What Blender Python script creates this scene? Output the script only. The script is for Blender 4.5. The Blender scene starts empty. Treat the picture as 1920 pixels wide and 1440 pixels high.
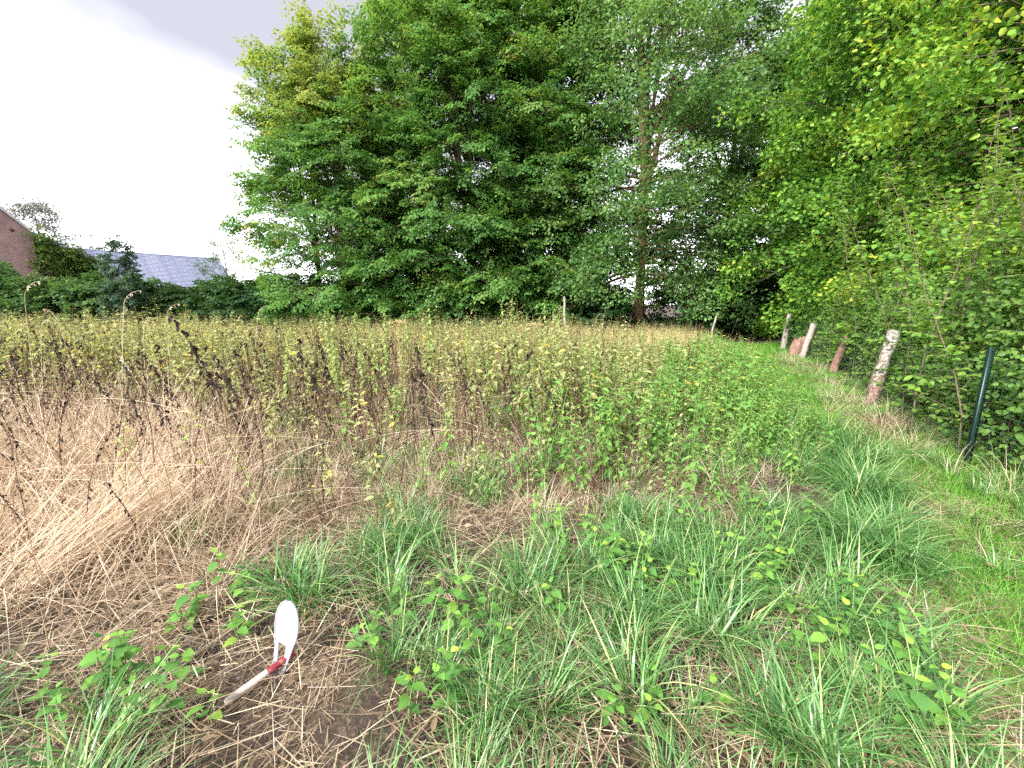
import bpy, bmesh, math
import numpy as np
from mathutils import Vector, Matrix, Euler

S = bpy.context.scene
COL = S.collection
R_ = math.radians

# ------------------------------------------------------------------ camera
CAM_H, PITCH, FPX = 1.6, R_(10.6), 800.0          # focal length in pixels of a 1920 wide picture
cam_d = bpy.data.cameras.new("camera"); cam = bpy.data.objects.new("camera", cam_d); COL.objects.link(cam)
cam.location = (0, 0, CAM_H); cam.rotation_euler = (math.pi/2 - PITCH, 0, 0)
cam_d.sensor_width = 36; cam_d.lens = 36*FPX/1920; cam_d.clip_start = 0.05; cam_d.clip_end = 2500
S.camera = cam

# ------------------------------------------------------------------ world: bright overcast
SUN_EL, SUN_AZ = R_(38), R_(-138)                 # azimuth from +Y (view direction) towards +X: behind to the left
W = bpy.data.worlds.new("World"); S.world = W; W.use_nodes = True
nt = W.node_tree; nt.nodes.clear()
def N(t, tree=None, **kw):
    n = (tree or nt).nodes.new(t)
    for k, v in kw.items(): setattr(n, k, v)
    return n
def Lk(a, b, tree=None): (tree or nt).links.new(a, b)
out = N('ShaderNodeOutputWorld'); bg = N('ShaderNodeBackground'); bg.inputs['Strength'].default_value = 0.1
sky = N('ShaderNodeTexSky', sky_type='NISHITA', sun_disc=False, sun_elevation=SUN_EL, sun_rotation=SUN_AZ)
tc = N('ShaderNodeTexCoord')
mp = N('ShaderNodeMapping'); mp.inputs['Scale'].default_value = (1, 1, 2.0); mp.inputs['Location'].default_value = (0.5, 0.3, -1.6)
nz = N('ShaderNodeTexNoise'); nz.inputs['Scale'].default_value = 0.8; nz.inputs['Detail'].default_value = 6; nz.inputs['Roughness'].default_value = .45
rp = N('ShaderNodeValToRGB'); cr = rp.color_ramp
cr.elements[0].position = 0.36; cr.elements[0].color = (.14, .136, .148, 1)
cr.elements[1].position = 0.74; cr.elements[1].color = (1.0, .985, 1.02, 1)
sc_ = N('ShaderNodeVectorMath', operation='SCALE'); sc_.inputs['Scale'].default_value = 7.6
mx = N('ShaderNodeMix', data_type='RGBA'); mx.inputs['Factor'].default_value = .93
Lk(tc.outputs['Generated'], mp.inputs[0]); Lk(mp.outputs[0], nz.inputs['Vector']); Lk(nz.outputs['Fac'], rp.inputs[0])
Lk(rp.outputs[0], sc_.inputs[0]); Lk(sky.outputs[0], mx.inputs['A']); Lk(sc_.outputs[0], mx.inputs['B'])
Lk(mx.outputs['Result'], bg.inputs['Color']); Lk(bg.outputs[0], out.inputs[0])

sun_d = bpy.data.lights.new("sun", 'SUN'); sun_d.energy = 1.5; sun_d.angle = R_(10); sun_d.color = (1, .95, .86)
sun = bpy.data.objects.new("sun", sun_d); COL.objects.link(sun); sun.location = (-20, -20, 40)
sd = Vector((math.sin(SUN_AZ)*math.cos(SUN_EL), math.cos(SUN_AZ)*math.cos(SUN_EL), math.sin(SUN_EL)))
sun.rotation_euler = sd.to_track_quat('Z', 'Y').to_euler()

vs = S.view_settings; vs.view_transform = 'Standard'; vs.look = 'None'; vs.gamma = 1; vs.exposure = 2.75
cy = S.cycles; cy.max_bounces = 6; cy.diffuse_bounces = 5; cy.glossy_bounces = 1; cy.transmission_bounces = 3; cy.adaptive_threshold = .03
cy.transparent_max_bounces = 4; cy.use_denoising = False; cy.sample_clamp_indirect = 4; cy.caustics_reflective = False; cy.caustics_refractive = False

# ------------------------------------------------------------------ pixel helpers (1920 x 1440 pixels of the photograph)
CT, ST = math.cos(PITCH), math.sin(PITCH)
def ray(px, py):
    u, v = (px-960)/FPX, (720-py)/FPX
    return np.array([u, CT + v*ST, v*CT - ST])
def G(px, py, z=0.0):
    r = ray(px, py); return np.array([0, 0, CAM_H]) + r*((z-CAM_H)/r[2])
def P(px, py, Y):
    r = ray(px, py); return np.array([0, 0, CAM_H]) + r*(Y/r[1])

# ------------------------------------------------------------------ terrain
PY_ = np.array([-2, 1.2, 1.8, 2.8, 4.0, 8.5, 14.4, 20, 30])
PLx = np.array([1.3, 1.6, 1.90, 2.75, 3.55, 5.25, 7.1, 9.1, 13])
PRx = np.array([2.4, 3.0, 3.3, 3.6, 4.15, 6.1, 8.8, 11.2, 15.5])
def pathL(y): return np.interp(y, PY_, PLx)
def pathR(y): return np.interp(y, PY_, PRx)
def wob(x, y, s=1.0, o=0.0):
    return (np.sin(1.7*x*s+o)*np.cos(1.3*y*s+.7+o) + .6*np.sin(3.1*x*s-1.9*y*s+o) + .4*np.sin(5.3*y*s+2.3*x*s+1.1+o))/2.0
def sstep(a, b, x):
    t = np.clip((x-a)/(b-a), 0, 1); return t*t*(3-2*t)
def zg(x, y):
    x = np.asarray(x, float); y = np.asarray(y, float)
    k = 1/(1+((x*x+y*y)/900.0))
    onp = sstep(-.3, .2, x-pathL(y))*sstep(-.3, .2, pathR(y)-x)
    return .035*wob(x, y, .8)*k + .012*wob(x, y, 4.0, 2)*k - .03*onp*k

# ------------------------------------------------------------------ materials
def ramp(tree, stops, inp=None):
    r = tree.nodes.new('ShaderNodeValToRGB'); e = r.color_ramp.elements
    while len(e) < len(stops): e.new(.5)
    for i, (p, c) in enumerate(stops): e[i].position = p; e[i].color = (*c, 1)
    if inp is not None: tree.links.new(inp, r.inputs[0])
    return r
def mat_new(name):
    m = bpy.data.materials.new(name); m.use_nodes = True; t = m.node_tree; t.nodes.clear()
    o = t.nodes.new('ShaderNodeOutputMaterial'); return m, t, o
def leaf_mat(name, stops, trans=.35, rough=.55, spec=.25, jitter=.25, tshift=(1.25, 1.15, .7)):
    m, t, o = mat_new(name)
    a = N('ShaderNodeAttribute', t, attribute_name='tint'); oi = N('ShaderNodeObjectInfo', t)
    s = N('ShaderNodeMath', t, operation='MULTIPLY_ADD'); s.inputs[1].default_value = jitter; s.inputs[2].default_value = -jitter/2
    Lk(oi.outputs['Random'], s.inputs[0], t)
    ad = N('ShaderNodeMath', t, operation='ADD', use_clamp=True); Lk(a.outputs['Fac'], ad.inputs[0], t); Lk(s.outputs[0], ad.inputs[1], t)
    r = ramp(t, stops, ad.outputs[0])
    b = N('ShaderNodeBsdfPrincipled', t); b.inputs['Roughness'].default_value = rough; b.inputs['Specular IOR Level'].default_value = spec
    Lk(r.outputs[0], b.inputs['Base Color'], t)
    if trans > 0:
        v = N('ShaderNodeVectorMath', t, operation='MULTIPLY'); v.inputs[1].default_value = tshift; Lk(r.outputs[0], v.inputs[0], t)
        tr = N('ShaderNodeBsdfTranslucent', t); Lk(v.outputs[0], tr.inputs['Color'], t)
        mxs = N('ShaderNodeMixShader', t); mxs.inputs[0].default_value = trans
        Lk(b.outputs[0], mxs.inputs[1], t); Lk(tr.outputs[0], mxs.inputs[2], t); Lk(mxs.outputs[0], o.inputs[0], t)
    else: Lk(b.outputs[0], o.inputs[0], t)
    return m
def noise_mat(name, stops, scale=8, detail=6, stretch=(1, 1, 1), rough=.8, bump=.3, bscale=None, spec=.3, coord='Object', dist=0.0):
    m, t, o = mat_new(name)
    c = N('ShaderNodeTexCoord', t); mp = N('ShaderNodeMapping', t); mp.inputs['Scale'].default_value = stretch
    Lk(c.outputs[coord], mp.inputs[0], t)
    n = N('ShaderNodeTexNoise', t); n.inputs['Scale'].default_value = scale; n.inputs['Detail'].default_value = detail; n.inputs['Roughness'].default_value = .65
    n.inputs['Distortion'].default_value = dist
    Lk(mp.outputs[0], n.inputs['Vector'], t)
    r = ramp(t, stops, n.outputs['Fac'])
    b = N('ShaderNodeBsdfPrincipled', t); b.inputs['Roughness'].default_value = rough; b.inputs['Specular IOR Level'].default_value = spec
    Lk(r.outputs[0], b.inputs['Base Color'], t)
    if bump:
        n2 = N('ShaderNodeTexNoise', t); n2.inputs['Scale'].default_value = bscale or scale*3; n2.inputs['Detail'].default_value = 4
        Lk(mp.outputs[0], n2.inputs['Vector'], t)
        bp = N('ShaderNodeBump', t); bp.inputs['Strength'].default_value = bump; bp.inputs['Distance'].default_value = .02
        Lk(n2.outputs['Fac'], bp.inputs['Height'], t); Lk(bp.outputs[0], b.inputs['Normal'], t)
    Lk(b.outputs[0], o.inputs[0], t)
    return m

M = {}
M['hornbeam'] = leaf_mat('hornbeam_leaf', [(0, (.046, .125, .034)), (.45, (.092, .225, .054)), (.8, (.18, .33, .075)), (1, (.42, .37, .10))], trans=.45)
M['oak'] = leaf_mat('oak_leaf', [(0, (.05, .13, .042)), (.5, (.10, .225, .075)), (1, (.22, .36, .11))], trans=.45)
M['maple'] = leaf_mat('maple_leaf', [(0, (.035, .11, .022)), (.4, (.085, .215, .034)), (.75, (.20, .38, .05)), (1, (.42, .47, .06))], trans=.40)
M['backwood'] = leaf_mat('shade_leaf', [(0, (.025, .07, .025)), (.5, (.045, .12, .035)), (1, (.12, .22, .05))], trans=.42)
M['hazel'] = leaf_mat('hazel_leaf', [(0, (.08, .19, .035)), (.5, (.165, .32, .055)), (.85, (.29, .45, .075)), (1, (.50, .50, .06))], trans=.42, rough=.5)
M['creeper'] = leaf_mat('creeper_leaf', [(0, (.06, .15, .032)), (.6, (.135, .26, .055)), (1, (.24, .36, .08))], rough=.5, trans=.42)
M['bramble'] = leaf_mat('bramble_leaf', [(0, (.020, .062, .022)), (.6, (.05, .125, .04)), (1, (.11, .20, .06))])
M['hedgerow'] = leaf_mat('hedgerow_leaf', [(0, (.032, .085, .028)), (.6, (.075, .165, .05)), (1, (.15, .25, .07))], trans=.42)
M['sapling'] = leaf_mat('sapling_leaf', [(0, (.035, .085, .055)), (1, (.08, .15, .085))])
M['ivy'] = leaf_mat('ivy_leaf', [(0, (.05, .11, .025)), (.6, (.11, .19, .035)), (1, (.2, .27, .06))])
M['far_tree'] = leaf_mat('far_tree_haze_leaf', [(0, (.11, .12, .14)), (1, (.22, .24, .26))], trans=.5)  # pale blue grey: distance haze is put into the leaf colour
M['nettle'] = leaf_mat('nettle_leaf', [(0, (.15, .22, .085)), (.4, (.29, .35, .15)), (.8, (.45, .48, .23)), (1, (.60, .54, .14))], trans=.42, rough=.7, spec=.15, jitter=.35)
M['nettle_green'] = leaf_mat('fresh_nettle_leaf', [(0, (.08, .20, .05)), (.5, (.15, .33, .075)), (.85, (.26, .43, .10)), (1, (.45, .48, .08))], trans=.4, rough=.65, spec=.2, jitter=.3)
M['spire'] = leaf_mat('spire_nettle_leaf', [(0, (.16, .24, .08)), (.5, (.30, .40, .14)), (1, (.44, .50, .20))], trans=.4, rough=.7, spec=.15, jitter=.2)
M['young'] = leaf_mat('young_nettle_leaf', [(0, (.08, .20, .05)), (.5, (.15, .33, .06)), (1, (.33, .48, .07))], trans=.35, rough=.6, spec=.2, jitter=.45)
M['stem'] = leaf_mat('nettle_stem', [(0, (.06, .032, .024)), (.5, (.13, .068, .045)), (1, (.24, .19, .09))], trans=0, rough=.8)
M['green_stem'] = leaf_mat('green_stem', [(0, (.10, .16, .05)), (1, (.22, .28, .09))], trans=0, rough=.7)
M['dead'] = leaf_mat('withered_leaf', [(0, (.018, .015, .018)), (.7, (.04, .032, .030)), (1, (.09, .065, .045))], trans=.1, rough=.85)
M['straw'] = leaf_mat('straw_blade', [(0, (.22, .138, .085)), (.3, (.42, .305, .20)), (.65, (.65, .52, .38)), (1, (.85, .75, .61))], trans=.32, rough=.6, spec=.25, jitter=.3, tshift=(1, .95, .85))
M['gold'] = leaf_mat('golden_grass', [(0, (.36, .27, .12)), (.5, (.58, .46, .24)), (1, (.72, .62, .36))], trans=.3, rough=.6, jitter=.3, tshift=(1, .95, .85))
M['litter'] = leaf_mat('litter_straw', [(0, (.10, .065, .04)), (.4, (.27, .195, .125)), (.8, (.55, .45, .32)), (1, (.75, .68, .55))], trans=.15, rough=.7, jitter=.3)
M['grass'] = leaf_mat('grass_blade', [(0, (.035, .10, .024)), (.45, (.085, .225, .055)), (.75, (.20, .40, .13)), (1, (.50, .52, .24))], trans=.3, rough=.36, spec=.6, jitter=.25)
M['turf'] = leaf_mat('turf_blade', [(0, (.08, .20, .025)), (.5, (.13, .34, .04)), (.85, (.20, .42, .055)), (1, (.34, .44, .12))], trans=.3, rough=.5, spec=.3, jitter=.4)
M['bark'] = noise_mat('bark', [(.3, (.06, .045, .032)), (.55, (.15, .115, .08)), (.75, (.25, .20, .14))], scale=3, stretch=(1, 1, .25), bump=.8, bscale=14, rough=.9)
M['bark_red'] = noise_mat('ruddy_bark', [(.3, (.10, .06, .04)), (.55, (.21, .135, .09)), (.75, (.30, .22, .15))], scale=3, stretch=(1, 1, .25), bump=.8, bscale=14, rough=.9)
M['bark_dark'] = noise_mat('dark_bark', [(.3, (.035, .03, .024)), (.7, (.11, .095, .07))], scale=4, stretch=(1, 1, .3), bump=.6, rough=.9)
M['twig'] = noise_mat('twig_bark', [(.3, (.08, .065, .045)), (.7, (.19, .16, .11))], scale=10, bump=0, rough=.9)

# ------------------------------------------------------------------ mesh accumulation
class Acc:
    def __init__(s): s.V = []; s.F = []; s.T = []; s.MI = []; s.n = 0
    def add(s, V, F, tint=.5, mi=0):
        V = np.asarray(V, np.float32).reshape(-1, 3); F = np.asarray(F, np.int64)
        s.V.append(V); s.F.append(F + s.n); s.n += len(V)
        s.T.append(np.broadcast_to(np.asarray(tint, np.float32), (len(F),)).copy()); s.MI.append(np.full(len(F), mi, np.int32))
    def mesh(s, name, mats, smooth=False):
        me = bpy.data.meshes.new(name)
        if s.n:
            V = np.concatenate(s.V)
            lt = np.concatenate([np.full(len(f), f.shape[1], np.int32) for f in s.F])
            li = np.concatenate([f.ravel() for f in s.F]).astype(np.int32)
            me.vertices.add(len(V)); me.vertices.foreach_set('co', V.ravel())
            me.loops.add(len(li)); me.loops.foreach_set('vertex_index', li)
            me.polygons.add(len(lt)); ls = np.concatenate([[0], np.cumsum(lt)[:-1]]).astype(np.int32)
            me.polygons.foreach_set('loop_start', ls); me.polygons.foreach_set('loop_total', lt)
            me.polygons.foreach_set('material_index', np.concatenate(s.MI))
            if smooth: me.polygons.foreach_set('use_smooth', np.ones(len(lt), bool))
            at = me.attributes.new('tint', 'FLOAT', 'FACE'); at.data.foreach_set('value', np.concatenate(s.T))
            me.update(calc_edges=True); me.validate()
        for m in (mats if isinstance(mats, (list, tuple)) else [mats]): me.materials.append(m)
        return me
def obj(name, me, parent=None, loc=(0, 0, 0), rot=(0, 0, 0), scale=(1, 1, 1)):
    o = bpy.data.objects.new(name, me); COL.objects.link(o); o.parent = parent
    o.location = loc; o.rotation_euler = rot; o.scale = scale if not np.isscalar(scale) else (scale,)*3
    return o
def tag(o, label, cat=None, group=None, kind=None):
    o['label'] = label
    if cat: o['category'] = cat
    if group: o['group'] = group
    if kind: o['kind'] = kind
    return o
def empty(name, loc, rot=(0, 0, 0)):
    o = bpy.data.objects.new(name, None); COL.objects.link(o); o.location = loc; o.rotation_euler = rot; o.empty_display_size = .1
    return o
def stuff(o): o['kind'] = 'stuff'; return o

def nrm(a): return a/np.maximum(np.linalg.norm(a, axis=-1, keepdims=True), 1e-9)
def tube(acc, pts, rad, sides=5, tint=.5, mi=0, cap=False):
    pts = np.asarray(pts, float); n = len(pts); rad = np.broadcast_to(np.asarray(rad, float), (n,))
    d = nrm(np.gradient(pts, axis=0)); ref = np.array([0, 0, 1.]) if abs(d[0, 2]) < .9 else np.array([1., 0, 0])
    a = nrm(np.cross(d, ref)); b = np.cross(d, a)
    an = np.arange(sides)*2*math.pi/sides
    V = pts[:, None] + rad[:, None, None]*(a[:, None]*np.cos(an)[None, :, None] + b[:, None]*np.sin(an)[None, :, None])
    i = np.arange(n-1)[:, None]*sides; j = np.arange(sides)[None]; k = (j+1) % sides
    F = np.stack([i+j, i+k, i+sides+k, i+sides+j], -1).reshape(-1, 4)
    acc.add(V.reshape(-1, 3), F, tint, mi)
    if cap:
        m = (n-1)*sides
        acc.add(V[-1], np.arange(sides)[None], tint, mi); acc.add(V[0], np.arange(sides)[::-1][None], tint, mi)

# leaf templates: rows (along, across, up) and quads
DIAMOND = (np.array([[0, 0, 0], [.42, .5, .05], [1, 0, -.06], [.42, -.5, .05]]), np.array([[0, 1, 2, 3]]))
HEX = (np.array([[0, 0, 0], [.28, .46, .09], [.68, .36, .05], [1, 0, -.12], [.68, -.36, .05], [.28, -.46, .09]]), np.array([[0, 1, 2, 3], [0, 3, 4, 5]]))
NET = (np.array([[0, 0, 0], [.25, .42, .04], [.62, .30, -.06], [1, 0, -.32], [.62, -.30, -.06], [.25, -.42, .04]]), np.array([[0, 1, 2, 3], [0, 3, 4, 5]]))
WITH = (np.array([[0, 0, 0], [.35, .30, .22], [.75, .22, .05], [1, 0, .1], [.7, -.25, .18], [.3, -.28, -.1]]), np.array([[0, 1, 2, 3], [0, 3, 4, 5]]))
def leaves(acc, Pp, A, Nn, L, Wd, tint, tm=DIAMOND, mi=0):
    Pp = np.asarray(Pp); A = nrm(A); B = nrm(np.cross(Nn, A)); Nn = np.cross(A, B)
    n = len(Pp); L = np.broadcast_to(L, (n,)); Wd = np.broadcast_to(Wd, (n,))
    T, F = tm
    V = Pp[:, None] + A[:, None]*(T[None, :, 0, None]*L[:, None, None]) + B[:, None]*(T[None, :, 1, None]*Wd[:, None, None]) + Nn[:, None]*(T[None, :, 2, None]*L[:, None, None])
    k = len(T); FF = (np.arange(n)[:, None, None]*k + F[None]).reshape(-1, F.shape[1])
    acc.add(V.reshape(-1, 3), FF, np.repeat(np.broadcast_to(tint, (n,)), len(F)), mi)
def blades(acc, rng, base, az, th0, curv, L, Wd, tint, K=4, mi=0, twist=.5, tip=.12):
    base = np.asarray(base, float); n = len(base)
    bc = lambda x: np.broadcast_to(np.asarray(x, float), (n,))
    az, th0, curv, L, Wd = map(bc, (az, th0, curv, L, Wd))
    h = np.stack([np.cos(az), np.sin(az), np.zeros(n)], -1); pos = base.copy(); rows = []
    ta = az + math.pi/2 + rng.uniform(-twist, twist, n); sd_ = np.stack([np.cos(ta), np.sin(ta), np.zeros(n)], -1)
    for k in range(K+1):
        f = k/K; w = Wd*(.55+.45*min(1, f*4))*((1-f**1.8)*(1-tip)+tip)
        rows.append(pos - sd_*(w/2)[:, None]); rows.append(pos + sd_*(w/2)[:, None])
        th = th0 + curv*(f+.5/K)
        pos = pos + (h*np.sin(th)[:, None] + np.array([0, 0, 1.])*np.cos(th)[:, None])*(L/K)[:, None]
    V = np.stack(rows, 1); m = 2*(K+1)
    q = np.array([[2*k, 2*k+1, 2*k+3, 2*k+2] for k in range(K)])
    F = (np.arange(n)[:, None, None]*m + q[None]).reshape(-1, 4)
    acc.add(V.reshape(-1, 3), F, np.repeat(bc(tint), K), mi)

def rotm(yaw, pitch, roll):
    """local x -> outwards; pitch lifts x, roll turns about x"""
    cy_, sy = np.cos(yaw), np.sin(yaw); cp, sp = np.cos(pitch), np.sin(pitch); cr_, sr = np.cos(roll), np.sin(roll)
    X = np.stack([cy_*cp, sy*cp, sp], -1); Y0 = np.stack([-sy, cy_, 0*cy_], -1); Z0 = np.cross(X, Y0)
    Y = Y0*cr_[:, None] + Z0*sr[:, None]; Z = np.cross(X, Y)
    return np.stack([X, Y, Z], -1)

# ------------------------------------------------------------------ sprays of leaves
def spray_fan(rng, n_side=9, per=8):
    """flat drooping fan of a hornbeam branchlet, one metre long"""
    Pp, A = [], []
    def along(p0, d, ln, n):
        for i in range(n):
            f = (i+.6)/n; s = 1 if i % 2 else -1
            p = p0 + d*ln*f; a = math.atan2(d[1], d[0]) + s*R_(rng.uniform(30, 65)) if f < .93 else math.atan2(d[1], d[0])
            Pp.append(p); A.append([math.cos(a), math.sin(a), 0])
    along(np.zeros(3), np.array([1., 0, 0]), 1.0, 13)
    for i in range(n_side):
        f = .12 + .78*i/n_side; s = 1 if i % 2 else -1; a = s*R_(rng.uniform(35, 60)); ln = (.62-.45*f)*rng.uniform(.7, 1.2)
        along(np.array([f, 0, 0]), np.array([math.cos(a), math.sin(a), 0]), ln, max(3, int(per*ln/.4)))
    Pp = np.array(Pp); A = np.array(A); r = Pp[:, 0]
    Pp[:, 2] += -.22*r**2 + -.25*np.abs(Pp[:, 1])**1.5 + rng.normal(0, .03, len(Pp)); A[:, 2] += -.25 - .4*r + rng.normal(0, .2, len(Pp))
    Nn = np.stack([rng.normal(.15, .3, len(Pp)), rng.normal(0, .35, len(Pp)), np.ones(len(Pp))], -1)
    return Pp, nrm(A), nrm(Nn)
def spray_tuft(rng, n=80):
    """loose rounded tuft of leaves round forking twig ends (oak, maple)"""
    d = nrm(rng.normal(0, 1, (n, 3))); r = rng.uniform(.25, 1, n)**.6
    Pp = d*r[:, None]*np.array([.55, .48, .33]) + np.array([.42, 0, .02])
    A = nrm(d*np.array([1, 1, .4]) + rng.normal(0, .45, (n, 3)) + np.array([.3, 0, -.25])); Nn = nrm(rng.normal(0, .45, (n, 3)) + np.array([0, 0, .85]) + d*.25)
    return Pp, A, Nn
_r0 = np.random.default_rng(3)
FANS = [spray_fan(_r0) for _ in range(5)]; TUFTS = [spray_tuft(_r0) for _ in range(5)]
def put_sprays(acc, rng, C, yaw, pitch, roll, size, lib, leaf, tint, tm=DIAMOND, wfac=.6, keep=1.0, tvar=.14, mi=0):
    C = np.asarray(C); n = len(C); pick = rng.integers(0, len(lib), n); Rm = rotm(np.asarray(yaw), np.asarray(pitch), np.asarray(roll))
    size = np.broadcast_to(size, (n,)); tint = np.broadcast_to(tint, (n,))
    for k, (Tp, Ta, Tn) in enumerate(lib):
        ix = np.where(pick == k)[0]
        if not len(ix): continue
        m = len(Tp); Rk = Rm[ix]
        Pp = C[ix][:, None] + np.einsum('sij,lj->sli', Rk, Tp)*size[ix][:, None, None]
        A = np.einsum('sij,lj->sli', Rk, Ta); Nn = np.einsum('sij,lj->sli', Rk, Tn)
        Pp = Pp.reshape(-1, 3) + rng.normal(0, .03, (len(ix)*m, 3)); A = A.reshape(-1, 3); Nn = Nn.reshape(-1, 3)
        L = leaf*rng.uniform(.7, 1.25, len(Pp)); tt = np.repeat(tint[ix], m) + rng.normal(0, tvar, len(Pp))
        if keep < 1: q = rng.random(len(Pp)) < keep; Pp, A, Nn, L, tt = Pp[q], A[q], Nn[q], L[q], tt[q]
        leaves(acc, Pp, A, Nn, L, L*wfac, np.clip(tt, 0, 1), tm, mi)

# ------------------------------------------------------------------ trees
def grow_tree(seed, H, Rr, h0, nl, tr, lib, leaf, size, prof='ovoid', lean=(0, 0), elev=(5, 62), sec=6, tm=DIAMOND, tip_yellow=0.0, wfac=.6, keep=1.0, side=None, forks=0, tint0=.42):
    rng = np.random.default_rng(seed); wood = Acc(); crown = Acc()
    k = 9; f = np.linspace(0, 1, k)
    tp = np.stack([lean[0]*f**1.3*H + .12*np.sin(f*5+seed)*f, lean[1]*f**1.3*H + .12*np.cos(f*4+seed)*f, f*H*.97], -1)
    trr = tr*(1-f)**.8 + .012; trr[0] *= 1.35
    tube(wood, tp, trr, 9)
    axes = [(tp, 1.0)]
    for q in range(forks):                       # co-dominant stems leaving the bole
        s = rng.uniform(.18, .45); p0 = np.array([np.interp(s, f, tp[:, c]) for c in range(3)]); az = rng.uniform(0, 6.28); ln = H*(.95-s)*rng.uniform(.7, .95)
        g = np.linspace(0, 1, 7); a = R_(rng.uniform(10, 22))
        pp = p0 + np.stack([np.cos(az)*g*ln*math.sin(a), np.sin(az)*g*ln*math.sin(a), g*ln*math.cos(a)], -1) + np.stack([.15*np.sin(g*4+q)*g, .15*np.cos(g*5+q)*g, 0*g], -1)
        tube(wood, pp, tr*.55*(1-g)**.8+.012, 7); axes.append((pp, .8))
    SC, SY, SP, SR, SS, STn = [], [], [], [], [], []
    def pf(t):
        if prof == 'ovoid': return (1-t**2.6)**.55*(.78+.22*math.sin(math.pi*min(1, t*1.5)))
        if prof == 'column': return (1-t**4)**.7
        return (1-abs(2*t-.8)**2.5*.75) if t < .9 else .35
    for i in range(nl):
        t = ((i+rng.uniform(.1, .9))/nl)**1.25; ax, am = axes[rng.integers(0, len(axes))] if i % 2 else axes[0]
        h = h0 + (H*.97-h0)*t*.97
        h = min(h, ax[-1, 2]*.98)
        if h < ax[0, 2]: ax = axes[0][0]
        p = np.array([np.interp(h, ax[:, 2], ax[:, 0]), np.interp(h, ax[:, 2], ax[:, 1]), h])
        az = i*2.39996 + rng.uniform(-.5, .5)
        if side is not None and rng.random() < .42: az = side + rng.normal(0, .95)
        ln = max(.7, Rr*pf(t)*rng.uniform(.7, 1.12)); e0 = R_(elev[0] + (elev[1]-elev[0])*t**.8 + rng.uniform(-10, 12)); e1 = e0 - R_(rng.uniform(20, 50)*(1-.5*t))
        n = 7; pts = [p]
        for j in range(n-1):
            e = e0 + (e1-e0)*j/(n-2); a2 = az + .15*math.sin(j*1.3+i)
            pts.append(pts[-1] + np.array([math.cos(a2)*math.cos(e), math.sin(a2)*math.cos(e), math.sin(e)])*ln/(n-1))
        pts = np.array(pts); pts[:, 2] = np.maximum(pts[:, 2], .35)
        g = np.linspace(0, 1, n); r0 = max(.014, tr*.30*(1-.72*t)*min(1, ln/Rr+.2))
        tube(wood, pts, r0*(1-g)**.9+.006, 5)
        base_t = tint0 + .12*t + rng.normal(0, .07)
        for j in range(sec):
            s = .22 + .78*(j+rng.uniform(0, .9))/sec; s = min(s, .99)
            q = np.array([np.interp(s, g, pts[:, c]) for c in range(3)]); sg = 1 if j % 2 else -1
            a2 = az + sg*R_(rng.uniform(25, 75)); l2 = ln*(.42*(1-s)+.10)*rng.uniform(.7, 1.3)+.25; e2 = R_(rng.uniform(-18, 22)) + .4*e0
            mpt = q + np.array([math.cos(a2)*math.cos(e2), math.sin(a2)*math.cos(e2), math.sin(e2)])*l2*.55
            end = mpt + np.array([math.cos(a2)*math.cos(e2-.4), math.sin(a2)*math.cos(e2-.4), math.sin(e2-.4)])*l2*.45
            tube(wood, [q, mpt, end], [r0*.35*(1-s)+.008, .007, .004], 3)
            for (c, ya) in ((mpt, a2 - sg*R_(rng.uniform(15, 50))), (end, a2 + rng.uniform(-.3, .3))) if rng.random() < .75 else ((end, a2),):
                rr = math.hypot(*(c[:2]-tp[0, :2]))/Rr
                SC.append(c); SY.append(ya); SP.append(rng.normal(-.10, .32) + .35*max(0, e0)*t); SR.append(rng.normal(0, .42)); SS.append(size*rng.uniform(.65, 1.2))
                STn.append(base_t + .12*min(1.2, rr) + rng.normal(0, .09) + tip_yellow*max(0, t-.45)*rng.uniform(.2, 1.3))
        SC.append(pts[-1]); SY.append(az); SP.append(e1*.5); SR.append(rng.normal(0, .2)); SS.append(size*rng.uniform(.8, 1.2)); STn.append(base_t+.12 + tip_yellow*max(0, t-.45))
    for _ in range(5):
        SC.append(tp[-1] + rng.normal(0, .25, 3)); SY.append(rng.uniform(0, 6.28)); SP.append(R_(60)); SR.append(0); SS.append(size); STn.append(tint0+.2+tip_yellow*.5)
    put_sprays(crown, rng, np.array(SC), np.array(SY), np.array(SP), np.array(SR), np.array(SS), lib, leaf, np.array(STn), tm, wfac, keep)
    return wood, crown
def put_tree(name, X, Y, label, wood_me, crown_me, rot=0, sc=1, group=None, cat='tree'):
    t = empty(name, (X, Y, float(zg(X, Y))-.05), (0, 0, rot)); t.scale = (sc, sc, sc); tag(t, label, cat, group)
    obj('trunk', wood_me, t); obj('crown', crown_me, t)
    return t
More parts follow.
